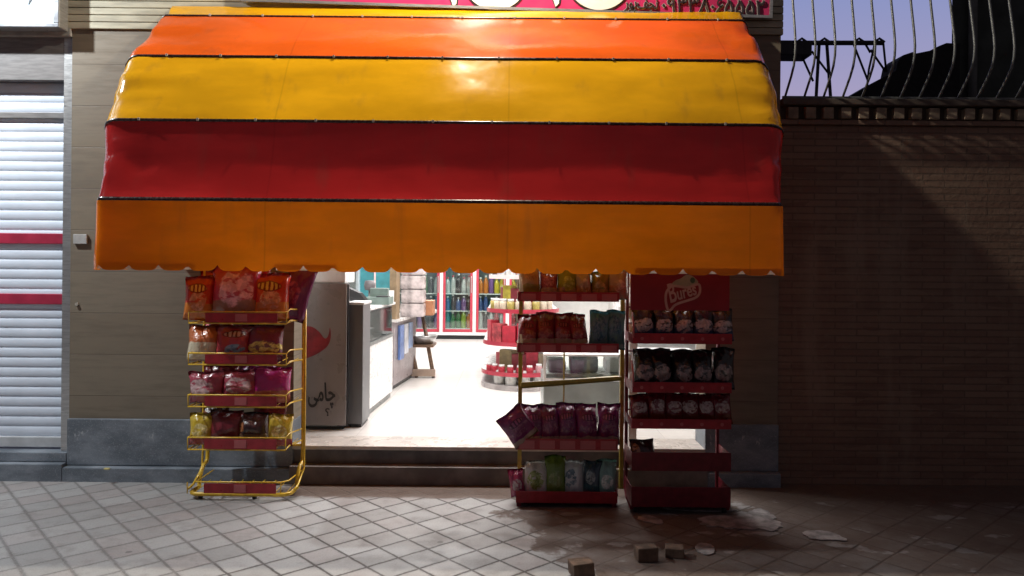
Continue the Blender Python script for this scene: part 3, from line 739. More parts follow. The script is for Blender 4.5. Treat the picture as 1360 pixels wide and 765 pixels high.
def wire(b, pts, r=.005, seg=6): b.tube(pts, r, seg); return b
# ------------------------------------------------------------------ left yellow rack
YF, YR = 5.12, 5.44
lx0, lx1 = P(252, 500, YF).x, P(386, 500, YF).x
lr = thing('snack_rack', 'yellow tube snack rack holding red crisp bags, standing by stone pillar', 'snack rack', ((lx0 + lx1) / 2, (YF + YR) / 2, 0), 'snack racks outside the shop')
rw = .014
def loop(x, side):
    pts = [Vector((x, YR, 1.60)), Vector((x, YR, .30)), Vector((x, YR - .01, .2))]
    pts += [Vector((x, YR - .03 - .12 * math.sin(R(90) * i / 6), .04 + .14 * (math.cos(R(90) * i / 6)))) for i in range(7)]
    pts += [Vector((x, YF + .06, .04))]
    return pts
b = B()
L_ = loop(lx0, -1); R_ = loop(lx1, 1)
fr = L_ + arc((lx0 + .06, YF + .06, .04), .06, R(180), R(270), 5) + arc((lx1 - .06, YF + .06, .04), .06, R(270), R(360), 5) + R_[::-1]
b.tube(fr, rw, 10)
b.tube([(lx0, YR, 1.59), (lx1, YR, 1.59)], .011, 8); b.tube([(lx0, YR, .3), (lx1, YR, .3)], .009, 8)
obj('tube_frame', b, m_yframe, lr)
b = B()
for x in (lx0 - .012, lx1 + .026):
    b.tube([(x, YR - .06, 1.60), (x, YR - .06, .30), (x, YR - .07, .15), (x, YF + .1, .075), (x, YF + .02, .07)], .008, 8)
obj('side_rod', b, m_yframe, lr)
LS = [(415, 429), (470, 484), (525.5, 540), (582, 597), (641, 656)]
lz = []
for k, (v0, v1) in enumerate(LS):
    zt_, zb_ = P(318, v0, YF).z, P(318, v1, YF).z; lz.append((zt_, zb_))
    b = B(); xr_ = lx1 - (.03 if k < 4 else .06)
    for zz in (zt_ + .003, zb_ - .003):
        if k == 4 and zz < zt_: continue
        wire(b, [(lx0 + (.0 if k < 4 else .05), YR - .02, zz), (lx0 + (-.01 if k < 4 else .05), YF, zz)] + [(xr_, YF, zz), (lx1 - .02, YF + .05, zz + (.02 if k < 4 else 0)), (lx1 - .005, YR - .02, zz)], .0055)
    for i in range(9):
        x = lx0 + .03 + (lx1 - lx0 - .06) * i / 8; wire(b, [(x, YF, zb_), (x, YR - .02, zb_ + .01)], .003, 5)
    for x in (lx0 - .01, xr_): wire(b, [(x, YF, zb_), (x, YF, zt_)], .004, 5)
    sh_ = obj('wire_shelf', b, m_yframe, lr)
    s0 = lx0 + .105; s1 = lx1 - .09
    st = obj('price_strip', B().box(s0, s1, YF - .010, YF - .0062, zb_ + .004, zt_ - .004), m_rstrip, sh_)
    c = (s0 + s1) / 2
    obj('price_card', B().box(c - .04, c + .04, YF - .0125, YF - .0102, zb_ + .012, zt_ - .010), m_pstrip, sh_)
for x in (P(270, 0, YF).x, P(342, 0, YF).x):
    obj('caster', B().tube([(x - .012, YF + .03, .014), (x + .012, YF + .03, .014)], .0135, 10), m_rubber, lr)
GL = 'snack bags on the left yellow rack'
def row(rack, shelf, group, z, Y, items, desc):
    for i, it in enumerate(items):
        kind, u0, u1, h = it[:4]; kw = it[4] if len(it) > 4 else {}
        put_bag(kind, u0, u1, z, h, Y + kw.pop('dy', 0), f'{desc[kind]}, {ORD[i]} from left on {shelf} shelf of {rack}', group, **kw)
DL = {'crimson': 'crimson crisp bag', 'redorange': 'red and orange bag with yellow logo', 'rose': 'red bag with pink picture', 'violet': 'dark violet bag', 'orangewhite': 'orange bag with white lower half',
      'redblue': 'red bag with blue picture', 'plumyellow': 'plum bag with yellow patch', 'pinkfoil': 'dull pink foil bag', 'magenta': 'magenta bag', 'gold': 'shiny gold bag', 'darkred': 'dark red bag', 'dark': 'dark brown bag'}
RL = 'left rack'
row(RL, 'top', GL, lz[0][1] + .008, YF + .10, [('redorange', 246, 281, .29, {'twist': .3}), ('rose', 279, 342, .385, {'d': .13}), ('redorange', 338, 380, .33, {'d': .11}), ('violet', 364, 403, .40, {'dy': .12, 'twist': -.3, 'roll': .2})], DL)
row(RL, 'second', GL, lz[1][1] + .008, YF + .09, [('orangewhite', 250, 290, .25, {'d': .12}), ('redblue', 287, 331, .255, {'d': .12}), ('plumyellow', 328, 374, .25, {'d': .12})], DL)
row(RL, 'third', GL, lz[2][1] + .008, YF + .09, [('pinkfoil', 255, 298, .215, {'lean': -.05, 'd': .13}), ('pinkfoil', 297, 342, .225, {'d': .13}), ('magenta', 340, 383, .235, {'d': .12})], DL)
row(RL, 'fourth', GL, lz[3][1] + .008, YF + .09, [('gold', 254, 284, .225, {'d': .11}), ('darkred', 281, 320, .235, {'d': .12}), ('dark', 317, 356, .23, {'d': .12}), ('gold', 358, 388, .225, {'d': .1, 'dy': -.03})], DL)
for sh, z_, its in (('top', lz[0][1], (('crimson', 262, 300, .36), ('crimson', 312, 352, .40))), ('second', lz[1][1], (('crimson', 268, 306, .27), ('violet', 310, 350, .285))), ('third', lz[2][1], (('darkred', 270, 312, .25), ('violet', 318, 362, .26))), ('fourth', lz[3][1], (('dark', 266, 304, .25), ('darkred', 335, 376, .26)))):
    for i, (k_, u0, u1, h) in enumerate(its):
        put_bag(k_, u0, u1, z_ + .012, h, YF + .24, f'{DL[k_]} in the back row, {["left", "right"][i]} one on {sh} shelf of left rack', GL)

# ------------------------------------------------------------------ middle rack
YM = 5.02; YMB = 5.30
mx0, mx1 = P(691, 500, YMB).x, P(826, 500, YMB).x
mr = thing('snack_rack', 'olive yellow snack rack with purple and maroon bags, in middle of doorway', 'snack rack', ((mx0 + mx1) / 2, (YM + YMB) / 2, 0), 'snack racks outside the shop')
obj('post', B().box(mx0 - .014, mx0 + .014, YMB - .014, YMB + .014, .05, 1.62, .003), m_oframe, mr)
obj('post', B().box(mx1 - .014, mx1 + .014, YMB - .014, YMB + .014, .05, 1.62, .003), m_oframe, mr)
xc = P(749, 500, YMB).x
obj('back_rod', B().tube([(xc, YMB, .55), (xc, YMB, 1.0)], .006, 6), m_oframe, mr)
MS = [(388, 400.5), (456, 468.5), (583, 598), (653, 671)]
mz = []
sx0_, sx1_ = P(691, 0, YM).x, P(826, 0, YM).x
for k, (v0, v1) in enumerate(MS):
    zt_, zb_ = P(755, v0, YM).z, P(755, v1, YM).z; zb_ = max(zb_, .03); mz.append((zt_, zb_))
    b = B(); b.box(sx0_, sx1_, YM + .006, YMB - .015, zb_, zb_ + .008)
    b.box(sx0_, sx0_ + .006, YM + .006, YMB - .015, zb_ + .0085, zt_ - .01); b.box(sx1_ - .006, sx1_, YM + .006, YMB - .015, zb_ + .0085, zt_ - .01)
    sh_ = obj('shelf', b, m_oframe if k < 3 else m_rframe, mr)
    obj('price_strip', B().box(sx0_, sx1_, YM, YM + .005, zb_ + .001, zt_, .001), m_rstrip, sh_)
    n_ = 5
    for i in range(n_):
        w_ = (sx1_ - sx0_) / n_; x = sx0_ + .02 + w_ * i
        if k < 3: obj('price_card', B().box(x, x + w_ * .74, YM - .003, YM - .0004, zb_ + .008, zt_ - .012), m_pstrip, sh_)
# the empty slanting shelf
b = B(); a, c = P(692, 508, YM + .1), P(826, 500, YM + .1)
b.prism([a, c, c - Vector((0, 0, .028)), a - Vector((0, 0, .042))], (0, .012, 0))
b.prism([a - Vector((0, 0, .03)), c - Vector((0, 0, .02)), c - Vector((0, 0, .026)), a - Vector((0, 0, .036))], (0, YMB - YM - .1, 0))
obj('slanted_shelf', b, m_oframe, mr)
b = B()
for x in (sx0_ + .02, sx1_ - .02): b.box(x - .016, x + .016, YM + .02, YMB + .05, 0, .028, .003)
obj('base_runner', b, m_rframe, mr)
for k, (u, v0, v1) in enumerate(((695, 368, 396), (695, 444, 470))):
    a, c = P(u - 5, v0, YM), P(u, v1, YM)
    obj('hanging_tag', B().prism([a, a + Vector((.014, 0, 0)), c + Vector((.006, 0, 0)), c - Vector((.012, 0, 0))], (0, .003, 0)), m_trim, mr)
GM = 'snack bags on the middle rack'; RM = 'middle rack'
DM = {'beige': 'beige and olive bag', 'mauve': 'mauve bag with pale foot', 'lime': 'lime green bag', 'greyfoil': 'grey foil bag with tan foot', 'olive': 'olive green bag', 'maroon': 'shiny maroon bag', 'teal': 'teal packet',
      'purple': 'shiny purple bag', 'whitegreen': 'silver and green bag', 'green': 'moss green bag', 'silver': 'silver bag', 'navy': 'navy and teal bag', 'seafoam': 'sea green bag', 'raspberry': 'small raspberry foil bag'}
row(RM, 'top', GM, mz[0][1] + .010, YM + .10, [('beige', 689, 717, .225), ('mauve', 717, 739, .19), ('lime', 740, 764, .225), ('greyfoil', 765, 786, .22), ('olive', 786, 808, .19), ('greyfoil', 808, 832, .225)], DM)
row(RM, 'second', GM, mz[1][1] + .010, YM + .11, [('maroon', 688, 713, .245, {'d': .12, 'lean': .3}), ('maroon', 712, 737, .245, {'d': .12, 'lean': .3}), ('maroon', 736, 760, .245, {'d': .12, 'lean': .3}), ('maroon', 759, 782, .245, {'d': .12, 'lean': .3}), ('teal', 783, 806, .26, {'d': .06}), ('teal', 806, 829, .26, {'d': .06})], DM)
row(RM, 'third', GM, mz[2][1] + .012, YM + .12, [('purple', 696, 722, .27, {'d': .12, 'lean': .35}), ('purple', 720, 746, .27, {'d': .12, 'lean': .32}), ('purple', 744, 769, .27, {'d': .12, 'lean': .35}), ('purple', 768, 796, .27, {'d': .12, 'lean': .3}), ('purple', 795, 823, .275, {'d': .12, 'lean': .3})], DM)
put_bag('purple', 684, 720, mz[2][1] + .06, .22, YM + .02, 'purple bag slipping sideways off the left end of the third shelf', GM, lean=.2, roll=-.6, twist=.4)
row(RM, 'bottom', GM, mz[3][1] + .012, YM + .10, [('raspberry', 682, 700, .19, {'roll': -.15}), ('whitegreen', 699, 728, .24), ('green', 727, 752, .26), ('silver', 752, 776, .24), ('navy', 775, 798, .245), ('seafoam', 797, 822, .25)], DM)

# ------------------------------------------------------------------ right red rack
YRF, YRB = 4.90, 5.20
rx0, rx1 = P(840, 500, YRF).x, P(972, 500, YRF).x
rr = thing('snack_rack', 'dark red snack rack with white outlined logo on its red header', 'snack rack', ((rx0 + rx1) / 2, (YRF + YRB) / 2, 0), 'snack racks outside the shop')
for x in (rx0 + .008, rx1 - .008):
    obj('post', B().tube([(x, YRB, 1.66), (x, YRB, .10), (x, YRB - .05, .045), (x, YRF + .04, .03)], .013, 8), m_rframe, rr)
b = B()
for zz in (.62, 1.02, 1.32): b.tube([(rx0 + .01, YRB, zz), (rx1 - .01, YRB, zz)], .006, 6)
obj('back_rod', b, m_rframe, rr)
for x in (rx0 + .03, rx1 - .03): obj('caster', B().tube([(x - .012, YRF + .05, .016), (x + .012, YRF + .05, .016)], .015, 10), m_rubber, rr)
RS = [(443, 457), (508, 522), (557, 570), (601, 626), (647, 674)]
rz = []
for k, (v0, v1) in enumerate(RS):
    zt_, zb_ = P(906, v0, YRF).z, P(906, v1, YRF).z; zb_ = max(zb_, .045); rz.append((zt_, zb_))
    b = B(); b.box(rx0, rx1, YRF + .006, YRB - .014, zb_, zb_ + .007)
    b.box(rx0, rx0 + .006, YRF + .006, YRB - .014, zb_ + .0075, zt_ - .008); b.box(rx1 - .006, rx1, YRF + .006, YRB - .014, zb_ + .0075, zt_ - .008)
    sh_ = obj('shelf', b, m_rframe, rr)
    obj('price_strip', B().box(rx0, rx1, YRF, YRF + .005, zb_ + .001, zt_, .001), m_rframe if k > 2 else m_rstrip, sh_)
    if k < 3:
        for i in range(5):
            x = rx0 + .06 + (rx1 - rx0 - .12) * i / 4
            obj('price_dot', B().tube([(x, YRF - .002, (zb_ + zt_) / 2), (x, YRF - .0002, (zb_ + zt_) / 2)], .011, 12), m_pstrip, sh_)
for zz0, zz1 in ((rz[0][0] - .03, rz[0][0] + .13), (rz[1][0] - .03, rz[1][0] + .13)):
    obj('side_guard', B().tube([(rx0 + .004, YRF + .003, zz0), (rx0 + .004, YRF - .006, (zz0 + zz1) / 2), (rx0 + .004, YRF + .06, zz1)], .006, 6), m_pstrip, rr)
# header board
a, c = P(838, 352, YRF + .02), P(969, 413, YRF + .02)
YH = YRF + .02
hd = obj('header_board', B().box(a.x, c.x, YH, YH + .02, c.z, a.z + .06, .004), M('header_red', (.25, .010, .022), .42, var=.2, scale=3), rr)
def hq(x, y): return P(870 + x / 12.75, 355 + y / 12.75, YH - .003)
m_logo = M('logo_rose_white', (.50, .33, .31), .5, var=.15); m_leaf = M('logo_grey_green', (.36, .35, .26), .5, var=.25); m_leafd = M('logo_dark_green', (.06, .12, .07), .5)
out = [(262, 735), (215, 720), (192, 640), (178, 540), (186, 430), (225, 365), (290, 312), (420, 325), (545, 350), (640, 312), (745, 275), (765, 350), (760, 440), (700, 515), (560, 560), (400, 608), (320, 648)]
def smooth(ps, closed=True, it=2):
    for _ in range(it):
        n_ = len(ps); q_ = []
        for i in range(n_ if closed else n_ - 1):
            a, c = ps[i], ps[(i + 1) % n_]; q_ += [(a[0] * .75 + c[0] * .25, a[1] * .75 + c[1] * .25), (a[0] * .25 + c[0] * .75, a[1] * .25 + c[1] * .75)]
        ps = q_
    return ps
def flat_stroke(pts, half, y, th, closed=True):
    b = B(); n_ = len(pts); Lp, Rp = [], []
    for i in range(n_):
        d = pts[(i + 1) % n_] - pts[i - 1]; d.normalize(); m_ = Vector((-d.z, 0, d.x)); Lp.append(pts[i] + m_ * half); Rp.append(pts[i] - m_ * half)
    for i in range(n_): j = (i + 1) % n_; b.prism([Lp[i], Lp[j], Rp[j], Rp[i]], (0, th, 0))
    bmesh.ops.remove_doubles(b.bm, verts=b.bm.verts, dist=1e-5); return b
obj('logo_outline', flat_stroke([hq(*p) for p in smooth(out)], .0075, 0, .002), m_logo, hd)
leaf = [(262, 335), (290, 265), (360, 212), (440, 192), (500, 140), (565, 120), (640, 150), (715, 215), (742, 268), (640, 300), (548, 335), (430, 318), (330, 312)]
obj('logo_leaf', B().prism([hq(*p) + Vector((0, .0005, 0)) for p in smooth(leaf)], (0, .002, 0)), m_leaf, hd)
obj('logo_leaf_spot', B().prism([hq(635 + 42 * math.cos(t * .5236), 220 + 50 * math.sin(t * .5236)) - Vector((0, .001, 0)) for t in range(12)], (0, .001, 0)), m_leafd, hd)
a, c = hq(262, 590), hq(720, 455); uxl = (c - a).normalized(); uyl = Vector((-uxl.z, 0, uxl.x))
obj('logo_lettering', text_bm('B', .175, a - uyl * .004, uxl, uyl, .002, .002, width=(c - a).length * .27, shear=.15), m_logo, hd)
obj('logo_lettering', text_bm('ures', .115, a + uxl * (c - a).length * .29, uxl, uyl, .002, .002, width=(c - a).length * .71, shear=.15), m_logo, hd)
GR = 'snack bags on the right red rack'; RRK = 'red rack'
DR = {'blackblue': 'black and blue bag with pale picture', 'blackgrey': 'shiny black bag with dull picture', 'redlogo': 'dark red bag with whitish logo'}
row(RRK, 'top', GR, rz[0][1] + .009, YRF + .10, [('blackblue', 842 + 26.2 * i, 869 + 26.2 * i, .225, {'d': .1}) for i in range(5)], DR)
row(RRK, 'second', GR, rz[1][1] + .009, YRF + .11, [('blackgrey', 841 + 26.4 * i, 869 + 26.4 * i, .265, {'d': .12, 'lean': .28}) for i in range(5)], DR)
row(RRK, 'third', GR, rz[2][1] + .009, YRF + .10, [('redlogo', 840 + 21.9 * i, 864 + 21.9 * i, .205, {'d': .09}) for i in range(6)], DR)
put_bag('dark', 842, 872, rz[3][1] + .009, .17, YRF + .09, 'dark bag with pale scribble alone at left on lower shelf of red rack', GR, lean=.3)

# ================================================================== shop interior
# tea advert cabinet
YT = 6.09
a, c = P(400, 376, YT), P(459, 574, YT)
tc = thing('advert_cabinet', 'white cabinet just inside the doorway with red flower and Persian lettering', 'cabinet', ((a.x + c.x) / 2 - .1, YT + .2, ZF))
xa0, xa1 = c.x - .62, c.x
obj('front_panel', B().box(xa0, xa1, YT, YT + .016, ZF + .04, a.z, .004), m_panel, tc)
obj('body', B().box(xa0, xa1 - .075, YT + .018, YT + .42, ZF + .03, a.z - .005, .006), m_grey, tc)
obj('corner_post', B().box(xa1 - .07, xa1 + .012, YT + .017, YT + .05, ZF + .03, a.z - .004, .003), m_black, tc)
zc0 = a.z
obj('top_box', B().box(xa0 + .23, xa1 - .02, YT + .03, YT + .4, zc0 + .002, zc0 + .11, .012), m_white, tc)
obj('foot_plinth', B().box(xa0 + .03, xa1 - .03, YT + .05, YT + .4, ZF + .001, ZF + .029), m_black, tc)
fl = lambda u, v: P(u, v, YT - .002)
pet = [[(396, 436), (412, 432), (424, 440), (432, 452), (437, 444), (438, 432), (440, 446), (437, 458), (428, 466), (416, 473), (400, 478), (385, 470), (380, 450)]]
obj('red_flower', B().prism([fl(*p) for p in smooth(pet[0])], (0, .0015, 0)), m_flower, tc)
obj('persian_lettering', text_bm('\uFBFD\uFEE3\uFE8E\uFB7C', .2, P(409, 533, YT - .003), (1, 0, .04), (-.04, 0, 1), .002, .004, width=.22), m_ink, tc)
obj('small_lettering', text_bm('\u061F', .08, P(432, 552, YT - .003), (1, 0, 0), (0, 0, 1), .002, .002), m_ink, tc)
# black scales on the counter end
def counter_pt(u, v, Y): return P(u, v, Y)
# silver end cabinet
a, c = P(465, 405, 6.2), P(481, 575, 6.2)
sv = thing('silver_cabinet', 'narrow silver cabinet between the white advert cabinet and the counter', 'cabinet', ((a.x + c.x) / 2, 6.4, ZF))
obj('body', B().box(a.x - .02, c.x, 6.2, 6.52, ZF + .03, a.z, .005), m_silver, sv)
obj('worktop', B().box(a.x - .035, c.x + .008, 6.19, 6.53, a.z + .001, a.z + .022, .004), m_white, sv)
obj('plinth', B().box(a.x, c.x - .012, 6.22, 6.5, ZF + .001, ZF + .029), m_black, sv)
# long counter: its aisle side runs from near to far
n0, n1 = P(486, 556, 6.56), P(521, 527, 7.66)
n0.z = n1.z = ZF; 
d = (n1 - n0).normalized(); wv = Vector((-d.y, d.x, 0))
def slab(b, p0, p1, w0, w1, z0, z1):
    b.prism([Vector((*(p + wv * w).xy, z0)) for p, w in ((p0, w0), (p1, w0), (p1, w1), (p0, w1))], (0, 0, z1 - z0)); return b
zct = P(486, 413, 6.56).z; zg0 = P(486, 460, 6.56).z
ct = thing('shop_counter', 'white shop counter with grey glazed upper front and pale worktop', 'counter', ((n0.x + n1.x) / 2 - .25, 7.1, ZF))
obj('base', slab(B(), n0, n1, 0, .5, ZF + .06, zg0), m_white, ct)
obj('plinth', slab(B(), n0, n1, .02, .48, ZF + .001, ZF + .059), m_grey, ct)
obj('display_case', slab(B(), n0, n1, .012, .49, zg0 + .002, zct), m_silver, ct)
obj('display_glass', slab(B(), n0 + d * .05, n1 - d * .04, .003, .010, zg0 + .03, zct - .02), m_tinted, ct)
obj('rail', slab(B(), n0, n1, -.006, .009, zg0 - .012, zg0 + .018), m_grey, ct)
obj('worktop', slab(B(), n0 - d * .02, n1 + d * .02, -.02, .52, zct + .002, zct + .024), m_white, ct)
obj('corner_post', slab(B(), n0 - d * .04, n0 - d * .004, -.004, .06, ZF + .002, zct), m_black, ct)
zw = zct + .024
# scales / monitor at the near end
a = P(474, 398, 6.62)
sc_ = thing('card_terminal', 'black tilted screen on an arm at near end of the counter', 'screen', (a.x, 6.65, zw))
b = B(); b.prism([P(459, 381, 6.5), P(477, 389, 6.62), P(487, 401, 6.7), P(466, 400, 6.6), P(458, 392, 6.5)], (.02, .05, 0)); obj('screen', b, m_black, sc_)
obj('stand', B().tube([(a.x - .01, 6.7, zw), (a.x - .005, 6.68, a.z)], .014, 8).box(a.x - .07, a.x + .05, 6.62, 6.76, zw, zw + .014, .003), m_white, sc_)
# cash register further along
a = P(504, 402, 7.2)
cr_ = thing('cash_register', 'grey green cash register with black keys on the counter', 'cash register', (a.x, 7.25, zw))
obj('body', B().prism([Vector((a.x - .12, 7.12, zw)), Vector((a.x + .10, 7.12, zw)), Vector((a.x + .10, 7.40, zw)), Vector((a.x - .12, 7.40, zw))], (0, 0, .07)).box(a.x - .11, a.x + .06, 7.3, 7.39, zw + .071, zw + .15, .006), M('grey_green_plastic', (.16, .22, .20), .45), cr_)
obj('keypad', B().box(a.x - .02, a.x + .09, 7.13, 7.26, zw + .0705, zw + .082, .003), m_black, cr_)
pa = P(515, 397, 7.45)
tag(obj('notice_card', B().prism([Vector((pa.x - .045, 7.5, zw)), Vector((pa.x + .05, 7.5, zw)), Vector((pa.x + .045, 7.55, zw + .12)), Vector((pa.x - .05, 7.55, zw + .12))], (0, .006, 0)), m_white), 'white card propped on the counter beside the register', 'card')
# round stool back / fan shape seen over the counter
fa = P(491, 379, 8.2)
t = thing('desk_fan', 'round grey head of a fan in front of teal panel', 'fan', (fa.x, 8.2, ZF))
obj('head', B().lathe([(.01, -.055), (.05, -.05), (.062, 0), (.05, .05), (.01, .055)], (fa.x, 8.2, fa.z), 16), M('mid_grey_plastic', (.15, .14, .15), .5), t)
obj('pole', B().tube([(fa.x, 8.2, ZF + .02), (fa.x, 8.2, fa.z - .05)], .013, 8), m_grey, t)
obj('base', B().lathe([(.16, 0), (.16, .015), (.03, .03)], (fa.x, 8.2, ZF + .001), 20), m_grey, t)
# wall cupboards behind the counter
a, c = P(478, 320, 9.0), P(520, 389, 9.0)
t = thing('teal_wall_cupboard', 'teal cupboard with pale divider behind the counter', 'cupboard', ((a.x + c.x) / 2, 9.1, ZF))
obj('carcass', B().box(a.x, c.x, 9.02, 9.4, ZF + .01, a.z, .005), m_teal, t)
xm = P(498, 360, 9.0).x
obj('door', B().box(a.x + .004, xm - .012, 9.0, 9.018, ZF + .08, a.z - .01, .003), m_teal, t); obj('door', B().box(xm + .012, c.x - .004, 9.0, 9.018, ZF + .08, a.z - .01, .003), m_teal, t)
obj('divider', B().box(xm - .010, xm + .010, 8.992, 9.018, ZF + .02, a.z), m_pink, t)
a, c = P(452, 320, 8.9), P(477, 400, 8.9)
t = thing('glass_cabinet', 'pale blue glazed cabinet at left of teal cupboard', 'cabinet', ((a.x + c.x) / 2, 9.0, ZF))
obj('carcass', B().box(a.x - .3, c.x - .01, 8.9, 9.3, ZF + .01, a.z, .005), M('pale_blue_laminate', (.42, .48, .52), .3, var=.1), t)
obj('glass_door', B().box(a.x - .25, c.x - .04, 8.892, 8.898, ZF + .5, a.z - .05), m_tinted, t)
# second counter
n0, n1 = P(522.5, 518, 8.06), P(552, 499, 9.1)
n0.z = n1.z = ZF; d = (n1 - n0).normalized(); wv = Vector((-d.y, d.x, 0))
zc2 = P(523, 428, 8.06).z
t = thing('side_counter', 'grey mauve counter hung with blue and white packets further inside', 'counter', ((n0.x + n1.x) / 2 - .2, 8.6, ZF))
obj('body', slab(B(), n0, n1, 0, .45, ZF + .05, zc2), M('mauve_grey_laminate', (.30, .26, .27), .35, var=.15), t)
obj('plinth', slab(B(), n0, n1, .02, .43, ZF + .001, ZF + .049), m_black, t)
obj('worktop', slab(B(), n0 - d * .03, n1 + d * .03, -.05, .47, zc2 + .002, zc2 + .03), M('pale_worktop', (.62, .60, .58), .3), t)
for i, mt in enumerate((M('blue_packet', (.12, .20, .46), .35), M('white_packet', (.66, .68, .74), .35), M('light_blue_packet', (.30, .40, .62), .35))):
    p = n0 + d * (.16 + .21 * i)
    tag(obj('hanging_packet', slab(B(), p, p + d * .17, -.03, -.004, zc2 - .42 + .04 * i, zc2 - .05), mt), ['blue', 'white', 'light blue'][i] + ' packet hanging on the front of the grey mauve counter', 'packet', 'packets on the inner counter')
# display stand with stacked white packs on the second counter
zk = zc2 + .03; pk = n0 + d * .10 + wv * .10
tag(obj('card_display', slab(B(), n0 + d * .0, n0 + d * .16, -.02, .05, zk, zk + .62), m_kraft), 'tall brown card display panel at near end of inner counter', 'display')
px = P(549, 395, 8.5)
for i in range(4):
    tag(obj('white_pack', B().box(px.x - .14 + .01 * (i % 2), px.x + .12, 8.44, 8.7, zk + .155 * i, zk + .15 + .155 * i, .02), M('white_pack_film', (.52, .46, .46), .3, var=.5, scale=9)), f'white wrapped pack on inner counter, {["lowest", "second lowest", "second highest", "topmost"][i]} of its stack', 'pack', 'white packs stacked on the inner counter')
tag(obj('orange_carton', B().box(px.x + .0, px.x + .2, 8.72, 8.95, zk, zk + .17, .008), M('orange_card', (.45, .20, .10), .6)), 'orange brown carton behind the white packs', 'carton')
# wooden stool with white tray, metal basin
ws = P(558, 500, 9.0)
t = thing('wooden_stand', 'brown wooden stand with slanted slats beside the inner counter', 'stand', (ws.x, 9.15, ZF))
for dx in (-.10, .10):
    obj('leg', B().tube([(ws.x + dx + .06, 8.98, ZF), (ws.x + dx - .09, 9.1, ZF + .72)], .022, 6), m_wood, t)
    obj('leg', B().tube([(ws.x + dx + .02, 9.35, ZF), (ws.x + dx - .09, 9.16, ZF + .70)], .022, 6), m_wood, t)
obj('seat', B().box(ws.x - .17, ws.x + .16, 8.93, 9.3, ZF + .36, ZF + .39, .006), m_wood, t)
obj('foot_board', B().box(ws.x - .12, ws.x + .18, 8.93, 9.0, ZF + .02, ZF + .10, .005), M('pale_brown_board', (.30, .22, .17), .6), t)
bs = thing('metal_basin', 'shiny metal basin resting on the wooden stand', 'basin', (ws.x + .03, 9.1, ZF + .392))
obj('bowl', B().lathe([(.11, 0), (.15, .07), (.165, .10), (.155, .10), (.10, .012)], (ws.x + .03, 9.1, ZF + .392), 20), m_alu, bs)
tag(obj('white_tray', B().prism([(ws.x - .14, 8.94, ZF + .80), (ws.x + .14, 8.94, ZF + .74), (ws.x + .17, 9.2, ZF + .76), (ws.x - .14, 9.2, ZF + .82)], (0, 0, .03)), m_white), 'white tray lying across the top of the wooden stand', 'tray')

# fridges along the back wall
YF2 = 13.6; m_fgrey = M('fridge_grey', (.16, .18, .18), .4, var=.1)
WB = [('blue', (.035, .07, .20)), ('green', (.02, .12, .035)), ('orange', (.5, .15, .02)), ('yellow', (.5, .38, .03)), ('violet', (.16, .07, .22)), ('white', (.42, .42, .42)), ('dark', (.02, .016, .02)), ('lime', (.22, .32, .03)), ('red', (.3, .02, .03)), ('teal', (.03, .13, .13))]
def bottle_mesh(h, r, col, name):
    b = B(); b.lathe([(r * .9, 0), (r, .01), (r, h * .58), (r * .88, h * .68), (r * .38, h * .86), (r * .36, h * .90)], (0, 0, 0), 10)
    b.lathe([(r * .44, h * .902), (r * .44, h), (r * .3, h)], (0, 0, 0), 10, 1)
    return mesh(b, [M(name + '_drink', col, .15, var=.15), m_white if name != 'white' else m_stripe], 'bottle')
BM = {n_: bottle_mesh(.26, .042, c_, n_) for n_, c_ in WB}
edges = [496, 541, 586, 630, 674, 719]
zbase, zfr0, ztop = ZF, P(600, 441, YF2).z, ZF + 2.0
seqs = {0: [['dark', 'teal', 'dark', 'white', 'dark'], ['teal', 'blue', 'dark', 'blue', 'teal'], ['dark', 'dark', 'dark', 'red', 'dark']],
        1: [['dark', 'teal', 'green', 'dark', 'white'], ['blue', 'dark', 'teal', 'dark', 'blue'], ['dark', 'violet', 'dark', 'dark', 'violet']],
        2: [['white', 'white', 'dark', 'white', 'white'], ['blue', 'dark', 'blue', 'violet', 'dark'], ['teal', 'green', 'green', 'lime', 'orange']],
        3: [['orange', 'orange', 'violet', 'yellow', 'yellow'], ['blue', 'blue', 'teal', 'blue', 'white'], ['white', 'dark', 'white', 'red', 'white']],
        4: [['yellow', 'orange', 'red', 'red', 'violet'], ['teal', 'blue', 'white', 'dark', 'red'], ['red', 'dark', 'green', 'red', 'white']]}
